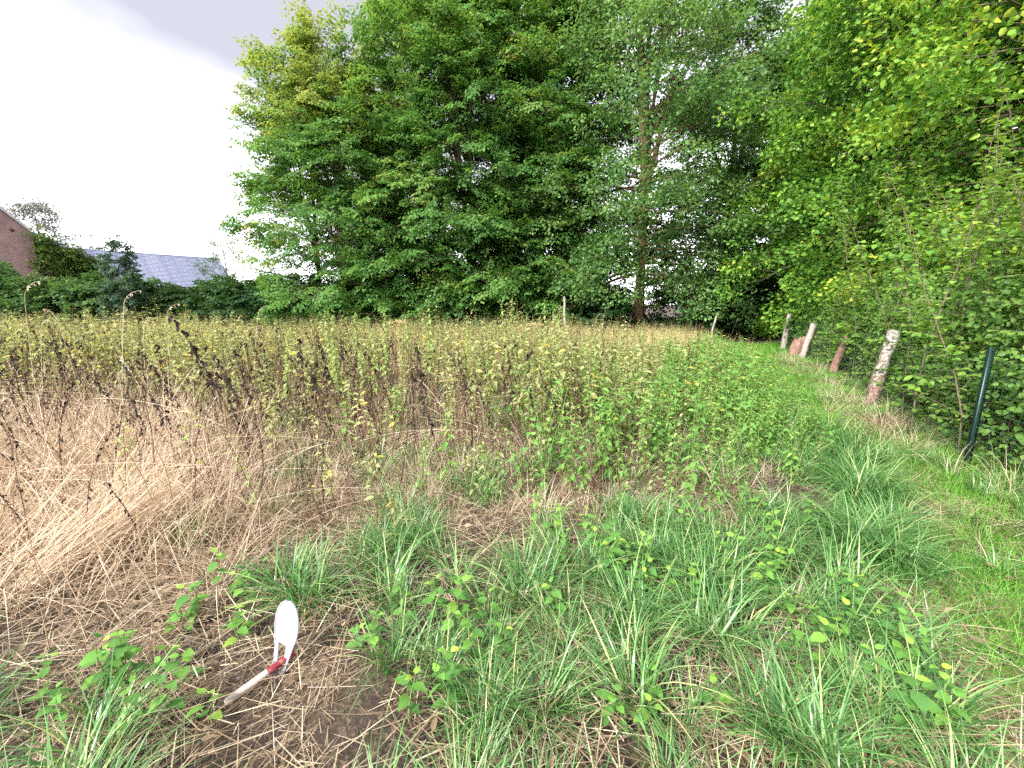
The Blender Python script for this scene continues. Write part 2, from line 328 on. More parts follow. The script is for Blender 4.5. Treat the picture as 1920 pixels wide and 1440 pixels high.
def bush_meshes(seed, lumps, n, size, leaf, lib, mat, tm=DIAMOND, wfac=.62, nst=10, tint0=.45, keep=1.0):
    """lumps: (x,y,z,rx,ry,rz); sprays spread through each lump, mostly near its surface"""
    rng = np.random.default_rng(seed); a = Acc(); w = Acc(); C, Ya = [], []
    vol = np.array([l[3]*l[5] for l in lumps]); cnt = np.maximum(3, (n*vol/vol.sum()).astype(int))
    for l, c in zip(lumps, cnt):
        d = nrm(rng.normal(0, 1, (c, 3))); d[:, 2] = np.abs(d[:, 2])*np.where(rng.random(c) < .25, -1, 1); r = rng.uniform(.45, 1.0, c)**.5*rng.uniform(.85, 1.12, c)
        p = np.array(l[:3]) + d*r[:, None]*np.array(l[3:]); C.append(p); Ya.append(np.arctan2(d[:, 1], d[:, 0]) + rng.normal(0, .5, c))
        for q in range(max(2, nst//len(lumps))):
            e = p[rng.integers(0, c)]; b = np.array([l[0]+rng.normal(0, .25*l[3]), l[1]+rng.normal(0, .25*l[4]), 0]); mid = (b+e)/2 + rng.normal(0, .1, 3)
            tube(w, [b, mid, e], [.022, .014, .005], 4)
    C = np.concatenate(C); Ya = np.concatenate(Ya); ok = C[:, 2] > .12; C, Ya = C[ok], Ya[ok]; m = len(C)
    put_sprays(a, rng, C, Ya, rng.normal(.05, .35, m), rng.normal(0, .35, m), size*rng.uniform(.6, 1.25, m), lib, leaf, tint0 + rng.normal(0, .12, m), tm, wfac, keep)
    return w.mesh('bush_stem', M['twig']), a.mesh('bush_leaf', mat)
def put_bush(name, X, Y, label, meshes, cat='bush', group=None, rot=0):
    t = empty(name, (X, Y, float(zg(X, Y))), (0, 0, rot)); tag(t, label, cat, group); stuff(obj('stem', meshes[0], t)); stuff(obj('foliage', meshes[1], t)); return t

# ================================================================== GROUND
xs = np.sign(np.linspace(-1, 1, 221))*np.abs(np.linspace(-1, 1, 221))**3.2*700
ys = np.concatenate([-np.geomspace(60, .5, 20), np.linspace(0, 14, 110), np.geomspace(14.3, 1400, 60)])
gx, gy = np.meshgrid(xs, ys); gz = zg(gx, gy); nx, ny = len(xs), len(ys)
ii = (np.arange(ny-1)[:, None]*nx + np.arange(nx-1)[None]).ravel()
acc = Acc(); acc.add(np.stack([gx, gy, gz], -1).reshape(-1, 3), np.stack([ii, ii+1, ii+nx+1, ii+nx], -1))
m, t, o = mat_new('field_soil')
c = N('ShaderNodeTexCoord', t)
n1 = N('ShaderNodeTexNoise', t); n1.inputs['Scale'].default_value = 1.6; n1.inputs['Detail'].default_value = 8; n1.inputs['Roughness'].default_value = .7
n2 = N('ShaderNodeTexNoise', t); n2.inputs['Scale'].default_value = 38; n2.inputs['Detail'].default_value = 5; n2.inputs['Distortion'].default_value = 1.5
Lk(c.outputs['Object'], n1.inputs['Vector'], t); Lk(c.outputs['Object'], n2.inputs['Vector'], t)
r1 = ramp(t, [(.35, (.03, .021, .015)), (.55, (.06, .040, .026)), (.75, (.055, .055, .022))], n1.outputs['Fac'])
r2 = ramp(t, [(.42, (.012, .009, .008)), (.56, (.06, .042, .027)), (.70, (.20, .15, .10))], n2.outputs['Fac'])
mm = N('ShaderNodeMix', t, data_type='RGBA'); mm.inputs['Factor'].default_value = .55; Lk(r1.outputs[0], mm.inputs['A'], t); Lk(r2.outputs[0], mm.inputs['B'], t)
b = N('ShaderNodeBsdfPrincipled', t); b.inputs['Roughness'].default_value = .95; Lk(mm.outputs['Result'], b.inputs['Base Color'], t)
bp = N('ShaderNodeBump', t); bp.inputs['Strength'].default_value = .8; bp.inputs['Distance'].default_value = .02; Lk(n2.outputs['Fac'], bp.inputs['Height'], t); Lk(bp.outputs[0], b.inputs['Normal'], t)
Lk(b.outputs[0], o.inputs[0], t); M['soil'] = m
g = obj('ground', acc.mesh('ground', M['soil'], True)); tag(g, 'dark soil and straw litter of the overgrown field', kind='structure')
# the trodden strip beside the fence
yy = np.linspace(-1.5, 26, 140); cr_n = 9; acc = Acc(); rows = []
for q in range(cr_n):
    f = q/(cr_n-1); x = pathL(yy)*(1-f) + pathR(yy)*f + .10*wob(yy, yy*0+f*3, 1.7, f)
    rows.append(np.stack([x, yy, zg(x, yy)+.006], -1))
V = np.stack(rows, 1); i0 = (np.arange(139)[:, None]*cr_n + np.arange(cr_n-1)[None]).ravel()
acc.add(V.reshape(-1, 3), np.stack([i0, i0+1, i0+cr_n+1, i0+cr_n], -1))
M['pathsoil'] = noise_mat('trodden_earth', [(.3, (.05, .075, .022)), (.5, (.085, .10, .035)), (.62, (.16, .125, .07)), (.75, (.30, .23, .15))], scale=2.2, detail=8, bump=.5, bscale=40, rough=.95)
pth = obj('path', acc.mesh('path', M['pathsoil'], True)); tag(pth, 'grassy trodden path along the leaning fence posts', kind='structure')

# ================================================================== BUILDINGS
def bm_box(acc, lo, hi, tint=.5, mi=0, ax=None, org=None):
    v = np.array([[x, y, z] for z in (lo[2], hi[2]) for y in (lo[1], hi[1]) for x in (lo[0], hi[0])], float)
    if ax is not None: v = np.asarray(org) + v @ np.asarray(ax)
    acc.add(v, [[0, 2, 3, 1], [4, 5, 7, 6], [0, 1, 5, 4], [2, 6, 7, 3], [0, 4, 6, 2], [1, 3, 7, 5]], tint, mi)
def poly_prism(acc, pts, thick_vec, tint=.5, mi=0):
    p = np.asarray(pts, float); q = p + np.asarray(thick_vec); n = len(p)
    acc.add(p, np.arange(n)[None], tint, mi); acc.add(q, np.arange(n)[::-1][None], tint, mi)
    for i in range(n):
        j = (i+1) % n; acc.add([p[i], q[i], q[j], p[j]], [[0, 1, 2, 3]], tint, mi)
m, t, o = mat_new('old_brick')
c = N('ShaderNodeTexCoord', t); mp2 = N('ShaderNodeMapping', t); mp2.inputs['Rotation'].default_value = (R_(90), 0, 0); Lk(c.outputs['Object'], mp2.inputs[0], t)
bt = N('ShaderNodeTexBrick', t); bt.inputs['Scale'].default_value = 1; bt.inputs['Brick Width'].default_value = .23; bt.inputs['Row Height'].default_value = .075; bt.inputs['Mortar Size'].default_value = .010
bt.inputs['Color1'].default_value = (.21, .115, .10, 1); bt.inputs['Color2'].default_value = (.29, .175, .155, 1); bt.inputs['Mortar'].default_value = (.30, .26, .25, 1)
nn = N('ShaderNodeTexNoise', t); nn.inputs['Scale'].default_value = 1.2; nn.inputs['Detail'].default_value = 5; Lk(c.outputs['Object'], nn.inputs['Vector'], t)
rr_ = ramp(t, [(.3, (.75, .72, .72)), (.7, (1.15, 1.1, 1.1))], nn.outputs['Fac'])
mu = N('ShaderNodeVectorMath', t, operation='MULTIPLY'); Lk(mp2.outputs[0], bt.inputs['Vector'], t); Lk(bt.outputs[0], mu.inputs[0], t); Lk(rr_.outputs[0], mu.inputs[1], t)
b = N('ShaderNodeBsdfPrincipled', t); b.inputs['Roughness'].default_value = .9; Lk(mu.outputs[0], b.inputs['Base Color'], t); Lk(b.outputs[0], o.inputs[0], t); M['brick'] = m
M['brickdark'] = noise_mat('burnt_brick', [(.3, (.07, .04, .04)), (.7, (.14, .075, .065))], scale=9, bump=.2)
M['slate'] = noise_mat('blue_slate', [(.3, (.13, .145, .22)), (.5, (.19, .21, .30)), (.72, (.27, .29, .38))], scale=1.6, stretch=(1, 1, 3), bump=.3, rough=.55, spec=.4)
M['verge'] = noise_mat('pale_verge_mortar', [(.3, (.30, .28, .30)), (.7, (.52, .50, .52))], scale=3, bump=.2)
M['stucco'] = noise_mat('pale_gable_render', [(.3, (.42, .38, .30)), (.7, (.56, .52, .42))], scale=2, bump=.2)

HY = 32.0
HD = nrm(np.array([A_ := P(30, 420, HY)[0], HY, 0.0])); HR = np.array([HD[1], -HD[0], 0.0]); HO = np.array([A_, HY, 0.0]); HAX = np.stack([HR, HD, [0, 0, 1.0]])
def on_house(px, py):
    """pixel to the gable plane in house axes (right, depth, up)"""
    r_ = ray(px, py); tt = np.dot(HO-[0, 0, CAM_H], HD)/np.dot(r_, HD); return HAX @ (np.array([0, 0, CAM_H])+r_*tt-HO)
A0 = on_house(0, 392); A1 = on_house(60, 437); A2 = on_house(212, 506)
sl = (A0[2]-A1[2])/(A1[0]-A0[0]); apx = A0[0]-4.5; apz = A0[2]+sl*4.5; lx = apx-(A1[0]-apx); lz = A1[2]
house = empty('brick_house', tuple(HO), (0, 0, math.atan2(HR[1], HR[0]))); tag(house, 'old pinkish brick house gable with sloping verge behind the dark hedge', 'house')
a = Acc(); poly_prism(a, np.array([[lx, 0, -.1], [A1[0], 0, -.1], [A1[0], 0, A1[2]], [apx, 0, apz], [lx, 0, lz]]), [0, 11, 0]); obj('wall', a.mesh('gable_wall', M['brick']), house)
a = Acc(); poly_prism(a, np.array([[A1[0]+.01, .3, -.1], [A2[0], .3, -.1], [A2[0], .3, A2[2]], [A1[0]+.01, .3, A1[2]-.1]]), [0, 9, 0]); obj('lean_to_wall', a.mesh('lean_to', M['brick']), house)
for (x0, z0, x1, z1) in ((apx, apz, A1[0], A1[2]), (apx, apz, lx, lz)):
    a = Acc(); poly_prism(a, np.array([[x0, -.18, z0+.02], [x1, -.18, z1+.02], [x1, -.18, z1+.26], [x0, -.18, z0+.26]]), [0, 11.4, 0]); obj('roof', a.mesh('main_roof', M['verge']), house)
a = Acc(); poly_prism(a, np.array([[A1[0]+.02, .1, A1[2]-.08], [A2[0]+.3, .1, A2[2]-.08], [A2[0]+.3, .1, A2[2]+.12], [A1[0]+.02, .1, A1[2]+.14]]), [0, 9.4, 0]); obj('lean_to_roof', a.mesh('lean_to_roof', M['slate']), house)
a = Acc(); bm_box(a, (-.13, -.03, -.11), (.13, .02, .11)); dent = a.mesh('dentil_brick', M['brickdark'])
for q in range(14):
    f = q*.62+.5; x = apx+f
    if x < A1[0]-.4: obj('dentil_brick', dent, house, (x, -.01, apz-sl*f-.95), (0, math.atan(sl), 0))
# slate barn
B0 = P(100, 464, 40.0); B1 = P(411, 487, 50.0); B1[2] = B0[2] = (B0[2]+B1[2])/2
dv = nrm(B1-B0); pv = np.array([dv[1], -dv[0], 0]); pv = pv if pv[1] < 0 else -pv
blen = np.linalg.norm(B1-B0); B0e = B0 - dv*6; blen += 6
barn = empty('slate_roofed_barn', (B0e[0], B0e[1], 0)); tag(barn, 'long low barn with blue grey slate roof behind the dark hedge', 'barn')
bo = np.array(barn.location); ax = np.stack([dv, pv, [0, 0, 1]]); rise, run = 3.3, 4.2
def bl(p): return (np.asarray(p) @ ax)
a = Acc(); zr = B0[2]
poly_prism(a, [bl((.15, -run+.2, -.1)), bl((.15, run-.2, -.1)), bl((.15, run-.2, zr-rise)), bl((.15, 0, zr-.18)), bl((.15, -run+.2, zr-rise))], dv*(blen-.3)); obj('wall', a.mesh('barn_wall', M['stucco']), barn)
nc = 24; sln = math.hypot(rise, run); sdir = (pv*run + np.array([0, 0, -rise]))/sln; snv = np.cross(dv, sdir); snv = snv if snv[2] > 0 else -snv
crs = []
for k in range(3):
    a = Acc(); rngc = np.random.default_rng(k); x = 0
    while x < blen:
        w = min(rngc.uniform(.3, .42), blen-x); h0_ = rngc.uniform(0, .012)
        p = [dv*x+snv*(.02+h0_), dv*(x+w-.012)+snv*(.02+h0_), dv*(x+w-.012)+sdir*(sln/nc+.03)+snv*(.055+h0_), dv*x+sdir*(sln/nc+.03)+snv*(.055+h0_)]
        poly_prism(a, p, -snv*.018, .5); x += w
    crs.append(a.mesh('slate_course', M['slate']))
for k in range(nc):
    p = np.array([0, 0, zr]) + sdir*(sln/nc*k); obj('slate_course', crs[k % 3], barn, tuple(p))
a = Acc(); poly_prism(a, [bl((0, 0, zr-.03)), bl((0, -run-.1, zr-rise-.08)), bl((0, -run-.1, zr-rise-.16)), bl((0, 0, zr-.12))], dv*blen); obj('rear_slope', a.mesh('rear_slope', M['slate']), barn)
a = Acc(); tube(a, [np.array([0, 0, zr+.03]), np.array([0, 0, zr+.03])+dv*blen], .09, 8, cap=True); obj('ridge', a.mesh('barn_ridge', M['slate']), barn)
a = Acc(); poly_prism(a, [dv*blen+np.array([0, 0, zr-.02]), dv*blen+np.array([0, 0, zr])+sdir*(sln+.05)+snv*-.02, dv*blen+np.array([0, 0, zr-.18])+sdir*(sln+.05), dv*blen+np.array([0, 0, zr-.2])], dv*.06); obj('verge_board', a.mesh('verge_board', M['stucco']), barn)

# ================================================================== TREES
hb = []; CAMSIDE = -math.pi/2
for (sd_n, H, Rr, h0, nl, ty) in ((11, 14.4, 4.7, .5, 84, 2.0), (12, 18.5, 5.2, .5, 100, .15), (13, 19, 5.0, .5, 96, 0.), (14, 16.5, 4.6, .5, 84, .1)):
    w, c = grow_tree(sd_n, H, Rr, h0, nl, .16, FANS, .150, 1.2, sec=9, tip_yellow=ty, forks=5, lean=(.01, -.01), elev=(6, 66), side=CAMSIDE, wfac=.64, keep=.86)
    hb.append((w.mesh('hornbeam_wood', M['bark']), c.mesh('hornbeam_crown', M['hornbeam'])))
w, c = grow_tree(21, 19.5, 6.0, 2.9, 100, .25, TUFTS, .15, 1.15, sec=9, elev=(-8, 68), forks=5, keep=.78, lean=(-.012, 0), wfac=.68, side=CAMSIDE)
oak = (w.mesh('oak_wood', M['bark_red']), c.mesh('oak_crown', M['oak']))
w, c = grow_tree(31, 17, 4.8, 1.4, 70, .19, FANS, .16, 1.3, sec=8, forks=3, tint0=.4)
bk = (w.mesh('wood_tree_wood', M['bark_dark']), c.mesh('wood_tree_crown', M['backwood']))
w, c = grow_tree(32, 16, 5.0, 2.6, 74, .17, TUFTS, .125, 1.1, sec=9, elev=(-6, 62), forks=4, tm=HEX, wfac=.85, keep=.75, tint0=.34, tip_yellow=.08)
mp_a = (w.mesh('maple_wood', M['bark_dark']), c.mesh('maple_crown', M['maple']))
w, c = grow_tree(33, 14.5, 4.6, 1.6, 70, .15, TUFTS, .115, 1.05, sec=9, elev=(-10, 62), forks=4, tm=HEX, wfac=.85, keep=.75, tint0=.40, tip_yellow=.10)
mp_b = (w.mesh('maple_wood', M['bark']), c.mesh('maple_crown', M['maple']))

put_tree('hornbeam_tree', -11.0, 25.0, 'lower leafy hornbeam filling in behind the yellow topped hornbeam by the hedge', *hb[3], rot=.6, sc=.78)
put_tree('hornbeam_tree', -8.9, 23.0, 'hornbeam with yellow brown seeded top standing next to the slate roof', *hb[0], rot=.2)
put_tree('hornbeam_tree', -5.0, 24.2, 'tall dense hornbeam beside the yellow topped hornbeam', *hb[1], rot=-.3)
put_tree('hornbeam_tree', -2.2, 23.0, 'bushy shorter hornbeam pushing forward between two tall hornbeams', *hb[3], rot=.3)
put_tree('hornbeam_tree', .3, 24.6, 'tall hornbeam with bare thin stems between bushy hornbeam and oak', *hb[2], rot=0)
put_tree('hornbeam_tree', 3.2, 25.2, 'slim dark hornbeam standing close beside the oak', *hb[3], rot=-.5, sc=1.1)
put_tree('oak_tree', 6.45, 22.0, 'oak with thick ruddy bare trunk and blue green leaves', *oak, rot=0)
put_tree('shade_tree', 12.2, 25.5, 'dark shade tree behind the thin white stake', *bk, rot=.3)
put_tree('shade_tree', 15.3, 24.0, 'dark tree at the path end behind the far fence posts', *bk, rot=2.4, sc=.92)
put_tree('hornbeam_tree', -7.0, 29.5, 'hornbeam in second row behind the yellow topped hornbeam', *hb[2], rot=3.1, sc=.85)
put_tree('hornbeam_tree', 1.5, 31.0, 'hornbeam in second row behind the bare stemmed hornbeam', *hb[1], rot=.4, sc=.9)
put_tree('maple_tree', 12.4, 14.6, 'yellow green maple overhanging the path behind the leaning posts', *mp_a, rot=.2, sc=.98)
put_tree('maple_tree', 11.4, 9.0, 'bright yellow green maple towering above the hazel hedge by the green post', *mp_b, rot=1.0, sc=.95)
put_tree('maple_tree', 15.0, 18.6, 'maple farther along the fence beyond the overhanging maple', *mp_b, rot=3.3, sc=1.1)
put_tree('maple_tree', 16.0, 12.5, 'maple filling the wood behind the hazel hedge', *mp_a, rot=2.0, sc=1.1)
put_tree('shade_tree', 19.5, 25.0, 'dark tree in the wood corner beyond the maples', *bk, rot=1.2)
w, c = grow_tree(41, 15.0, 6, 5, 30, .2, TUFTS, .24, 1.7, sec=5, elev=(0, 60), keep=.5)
p = P(78, 480, 62); put_tree('far_tree', p[0], p[1], 'tree with leaves tinted haze grey far behind the brick house roof', w.mesh('far_tree_wood', M['bark_dark']), c.mesh('far_tree_crown', M['far_tree']))
w, c = grow_tree(42, 6.6, 2.3, 1, 22, .09, TUFTS, .11, .8, sec=4, elev=(10, 60), keep=.5)
p = P(428, 560, 36); put_tree('small_tree', p[0], p[1], 'small dark tree between slate roof and yellow topped hornbeam', w.mesh('small_tree_wood', M['bark_dark']), c.mesh('small_tree_crown', M['backwood']))

# undergrowth under the trees
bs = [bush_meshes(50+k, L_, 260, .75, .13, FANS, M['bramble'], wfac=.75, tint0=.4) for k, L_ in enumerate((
    [(0, 0, 1.0, 2.3, 1.0, 1.5), (1.5, .2, 1.2, 1.6, .9, 1.9), (-1.7, .1, .9, 1.5, .8, 1.4)],
    [(0, 0, 1.2, 1.8, 1.0, 1.8), (1.3, -.2, .8, 1.6, .8, 1.2), (-1.4, .2, .7, 1.2, .8, 1.0)],
    [(0, 0, .35, 1.9, .9, .55), (1.5, .3, .4, 1.0, .8, .7), (-1.2, -.2, .3, 1.0, .7, .5)]))]
for (px, Y, k, r, lb) in ((475, 23.6, 0, .4, 'dark thicket between the old hedge and the yellow topped hornbeam'), (565, 24.8, 1, 1.1, 'dense shrub growing behind the stem of the yellow topped hornbeam'), (520, 21.5, 0, 0, 'dark bramble thicket under the yellow topped hornbeam'), (640, 23.0, 1, .5, 'dark shrub at the foot of the tall dense hornbeam'), (760, 23.5, 0, 2.8, 'spreading undergrowth shrub between the hornbeam stems'),
        (880, 22.3, 1, 1.2, 'leafy shrub in front of the bare stemmed hornbeam'), (980, 22.6, 1, 3.9, 'tall undergrowth shrub behind the pale nettle spires'), (1080, 23.2, 0, 3.5, 'dark shrub beside the pale bare stick'),
        (1105, 21.6, 1, 2.0, 'low green shrub next to the thick oak trunk'), (1275, 21.0, 2, .1, 'low bramble mound between the oak trunk and the white stake'), (1390, 21.5, 2, 3.0, 'low bramble patch behind the thin white stake'),
        (1330, 25.5, 0, 1.0, 'shadowy shrub deep under the shade tree'), (1440, 26.5, 0, 2.0, 'dark thicket closing the end of the path')):
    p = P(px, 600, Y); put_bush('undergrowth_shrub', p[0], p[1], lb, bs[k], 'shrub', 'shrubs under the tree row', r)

# old hedge in front of the buildings
hd = [bush_meshes(60+k, L_, 420, .85, .15, FANS if k else TUFTS, M['hedgerow'], wfac=.75, nst=16, tint0=.45) for k, L_ in enumerate((
    [(0, 0, 1.7, 2.6, 1.3, 2.2), (-1.9, .2, 1.4, 1.8, 1.2, 1.9), (2.0, -.2, 1.3, 1.8, 1.1, 1.6)],
    [(0, 0, 1.3, 2.6, 1.2, 1.6), (1.9, 0, 1.0, 1.7, 1.0, 1.3), (-1.8, .3, 1.4, 1.6, 1.1, 1.6)]))]
for (X, Y, k, r, lb) in ((-27.5, 22.0, 0, .2, 'overgrown dark hedge bush in front of the brick gable'), (-22.8, 23.0, 1, 3.2, 'overgrown dark hedge bush below the ivy covered roof slope'),
        (-19.6, 23.5, 1, .1, 'dark hedge bush around the slim sapling'), (-16.3, 24.5, 1, 3.0, 'hedge bush below the right half of the slate roof'), (-13.8, 25.5, 1, .5, 'hedge bush touching the yellow topped hornbeam')):
    put_bush('hedge_bush', X, Y, lb.replace('right half of the ', 'end gable of the '), hd[k], 'hedge', 'old hedge in front of the buildings', r)
sp = bush_meshes(66, [(0, 0, 1.3, .75, .75, .9), (0, 0, 2.2, .6, .6, .8), (.05, 0, 2.9, .5, .5, .7), (0, 0, 3.5, .38, .38, .6), (0, 0, 4.0, .28, .28, .5), (0, 0, 4.4, .15, .15, .4)], 170, .5, .10, FANS, M['sapling'], tint0=.5, nst=10)
p = P(232, 560, 21.5); put_bush('sapling', p[0], p[1], 'slim blue green sapling poking above the dark hedge before the slate roof', sp, 'sapling')
# ivy on the lean-to roof
rngi = np.random.default_rng(70); a = Acc(); n = 420; f = rngi.uniform(.0, .92, n); C = np.stack([A1[0]+(A2[0]-A1[0])*f, rngi.uniform(-.4, .9, n), A1[2]+(A2[2]-A1[2])*f + rngi.uniform(-2.6, .10, n)], -1)
put_sprays(a, rngi, C - np.array([A2[0], 0, 0]), rngi.uniform(0, 6.28, n), rngi.normal(0, .5, n), rngi.normal(0, .6, n), .8, TUFTS, .15, .5+rngi.normal(0, .15, n), keep=.5, wfac=.8)
w = Acc()
for q in range(8):
    x = (A1[0]-A2[0])*((q+.3)/8); tube(w, [(x, .15, 0), (x+.2, .1, 2), (x+.1, .05, A2[2]-.3)], [.04, .03, .015], 4)
iv = empty('ivy', tuple(HO+HR*A2[0]), (0, 0, math.atan2(HR[1], HR[0]))); tag(iv, 'bright ivy growing over the lean-to roof of the brick house', 'ivy'); stuff(obj('stem', w.mesh('ivy_stem', M['twig']), iv)); obj('foliage', a.mesh('ivy_leaf', M['ivy']), iv)

# ================================================================== FENCE
M['wood_grey'] = noise_mat('weathered_grey_wood', [(.3, (.17, .14, .12)), (.55, (.34, .30, .27)), (.75, (.48, .45, .41))], scale=6, stretch=(3, 3, .3), bump=.7, bscale=22, rough=.85)
M['wood_red'] = noise_mat('flaking_red_bark', [(.25, (.07, .038, .032)), (.42, (.18, .10, .08)), (.60, (.27, .17, .14)), (.78, (.40, .32, .28))], scale=7, stretch=(1.5, 1.5, .5), bump=1.0, bscale=20, rough=.9)
M['lichen'] = noise_mat('lichen_bark', [(.3, (.10, .09, .075)), (.5, (.24, .24, .21)), (.7, (.38, .39, .34))], scale=12, bump=.8, bscale=30, rough=.95)
m, t, o = mat_new('lichen_topped_log')
c = N('ShaderNodeTexCoord', t); sx = N('ShaderNodeSeparateXYZ', t); Lk(c.outputs['Object'], sx.inputs[0], t)
na_ = N('ShaderNodeTexNoise', t); na_.inputs['Scale'].default_value = 9; na_.inputs['Detail'].default_value = 6; Lk(c.outputs['Object'], na_.inputs['Vector'], t)
nb_ = N('ShaderNodeTexNoise', t); nb_.inputs['Scale'].default_value = 26; nb_.inputs['Detail'].default_value = 5; Lk(c.outputs['Object'], nb_.inputs['Vector'], t)
ra_ = ramp(t, [(.3, (.08, .045, .038)), (.5, (.215, .125, .105)), (.72, (.38, .30, .27))], nb_.outputs['Fac']); rb_ = ramp(t, [(.36, (.10, .08, .065)), (.5, (.30, .29, .25)), (.7, (.48, .49, .43))], nb_.outputs['Fac'])
h_ = N('ShaderNodeMath', t, operation='MULTIPLY_ADD'); h_.inputs[1].default_value = 1.9; Lk(na_.outputs['Fac'], h_.inputs[0], t); Lk(sx.outputs[2], h_.inputs[2], t)
rc_ = ramp(t, [(.0, (0, 0, 0)), (1, (1, 1, 1))]); mr = N('ShaderNodeMapRange', t); mr.inputs[1].default_value = 1.38; mr.inputs[2].default_value = 1.62; Lk(h_.outputs[0], mr.inputs[0], t)
mm = N('ShaderNodeMix', t, data_type='RGBA'); Lk(mr.outputs[0], mm.inputs['Factor'], t); Lk(ra_.outputs[0], mm.inputs['A'], t); Lk(rb_.outputs[0], mm.inputs['B'], t)
b = N('ShaderNodeBsdfPrincipled', t); b.inputs['Roughness'].default_value = .9; Lk(mm.outputs['Result'], b.inputs['Base Color'], t)
bp = N('ShaderNodeBump', t); bp.inputs['Strength'].default_value = 1; bp.inputs['Distance'].default_value = .02; Lk(nb_.outputs['Fac'], bp.inputs['Height'], t); Lk(bp.outputs[0], b.inputs['Normal'], t); Lk(b.outputs[0], o.inputs[0], t); M['lichen_log'] = m
M['endgrain'] = noise_mat('cut_wood', [(.3, (.18, .14, .10)), (.7, (.32, .27, .21))], scale=14, bump=.3)
M['green_metal'] = noise_mat('green_coated_steel', [(.3, (.004, .020, .017)), (.7, (.009, .036, .029))], scale=9, bump=.1, rough=.4, spec=.5)
M['wire'] = noise_mat('green_wire', [(.3, (.02, .06, .05)), (.7, (.04, .10, .08))], scale=9, bump=0, rough=.5)
def round_post(name, base_px, top_px, r0, r1, label, mats, split=None, ground_off=0.0, top_back=0.0):
    b_ = G(*base_px); b_[2] = float(zg(b_[0], b_[1])); tp_ = P(top_px[0], top_px[1], b_[1]+top_back)
    rng = np.random.default_rng(int(base_px[0])); e = empty(name, tuple(b_)); tag(e, label, 'post', 'wooden fence posts')
    d = tp_-b_; n = 15; f = np.linspace(-.12, 1, n); pts = d[None]*f[:, None]; pts[:, :2] += .010*np.stack([np.sin(f*7+r0*90), np.cos(f*6)], -1)
    rad = (r0+(r1-r0)*np.clip(f, 0, 1))*(1+.05*rng.normal(0, 1, n))
    cuts = [0, n-1] if split is None else [0, int(n*split), n-1]; nm = ['shaft', 'weathered_top'] if split else ['shaft']
    for q in range(len(cuts)-1):
        a = Acc(); s_ = slice(cuts[q], cuts[q+1]+1); tube(a, pts[s_], rad[s_], 14)
        for v in a.V: v += rng.normal(0, .0042, v.shape).astype(np.float32)
        o_ = obj(nm[q], a.mesh('post_shaft', M[mats[q]], True), e)
    a = Acc(); tube(a, [pts[-1]-d*.004, pts[-1]+d/np.linalg.norm(d)*.006], [rad[-1]*.99, rad[-1]*.93], 14, cap=True); obj('cut_end', a.mesh('post_end', M['endgrain']), e)
    return e
round_post('fence_post', (1628, 768), (1677, 620), .075, .072, 'stout leaning log post, ruddy bark below and pale lichen above', ['lichen_log'])
round_post('fence_post', (1558, 702), (1589, 632), .082, .075, 'leaning reddish log post half swallowed by hedge leaves', ['wood_red'], None)
round_post('fence_post', (1502, 674), (1526, 607), .085, .082, 'leaning bleached grey post next to the broken stub', ['wood_grey'])
round_post('fence_post', (1467, 658), (1481, 588), .085, .08, 'upright pale grey post beside dark wire mesh at the path end', ['wood_grey'])
round_post('fence_post', (1455, 632), (1463, 588), .11, .10, 'brownish post in shade beside the last tree trunk', ['bark_red'])
# broken stub
b_ = G(1486, 671); b_[2] = float(zg(b_[0], b_[1])); e = empty('broken_post_stub', tuple(b_)); tag(e, 'short broken reddish log stub with splintered top leaning at bleached post', 'stub')
rng = np.random.default_rng(5); a = Acc(); d = P(1501, 637, b_[1]) - b_; f = np.linspace(-.2, 1, 7); pts = d[None]*f[:, None]; tube(a, pts, .17+.012*rng.normal(0, 1, 7), 14)
V = a.V[0].reshape(7, 14, 3); V[-1] += (nrm(d)*rng.uniform(-.10, .12, 14)[:, None]).astype(np.float32); V[:] += rng.normal(0, .008, V.shape); obj('bark_shell', a.mesh('stub_shell', M['wood_red'], False), e)
a = Acc(); tube(a, d[None]*np.array([.5, .93])[:, None], [.15, .13], 12, cap=True); obj('splintered_core', a.mesh('stub_core', M['endgrain']), e)
for q in range(5):
    a = Acc(); p0 = d*.85 + np.array([math.cos(q*1.3), math.sin(q*1.3), 0])*.12; tube(a, [p0, p0+nrm(d)*rng.uniform(.12, .22)], [.03, .004], 4); obj('splinter', a.mesh('splinter', M['endgrain']), e)
# stakes
def stake(base_px, top_px, r, label, mat, Y=None, name='stake', kink=0.0, group=None):
    b_ = G(*base_px) if Y is None else P(base_px[0], base_px[1], Y); b_[2] = float(zg(b_[0], b_[1])) if Y is None or Y > 12 else b_[2]; t_ = P(top_px[0], top_px[1], b_[1])
    e = empty(name, tuple(b_)); tag(e, label, 'stake', group); d = t_-b_; f = np.linspace(-.08, 1, 8); pts = d[None]*f[:, None]; pts[:, 0] += kink*np.sin(f*8)
    a = Acc(); tube(a, pts, np.linspace(r, r*.8, 8), 7); obj('shaft', a.mesh('stake_shaft', M[mat], True), e)
    a = Acc(); tube(a, [pts[-1], pts[-1]+nrm(d)*r], [r*.8, r*.35], 7, cap=True); obj('tip', a.mesh('stake_tip', M['endgrain']), e)
stake((1329, 657), (1342, 594), .045, 'thin pale debarked stake standing alone in short grass', 'lichen', kink=.02)
stake((1506, 652), (1501, 588), .045, 'thin weathered stake behind bleached post', 'wood_grey', 17.5)
stake((1513, 650), (1511, 592), .035, 'very thin stake farther behind the bleached post', 'wood_grey', 18.5)
stake((1468, 625), (1470, 585), .05, 'slim brown stake in the dark between two far posts', 'bark', 21)
stake((1067, 640), (1056, 558), .05, 'bare pale dead stick standing before the dark undergrowth', 'wood_grey', 15.0, 'dead_stick', kink=.04)
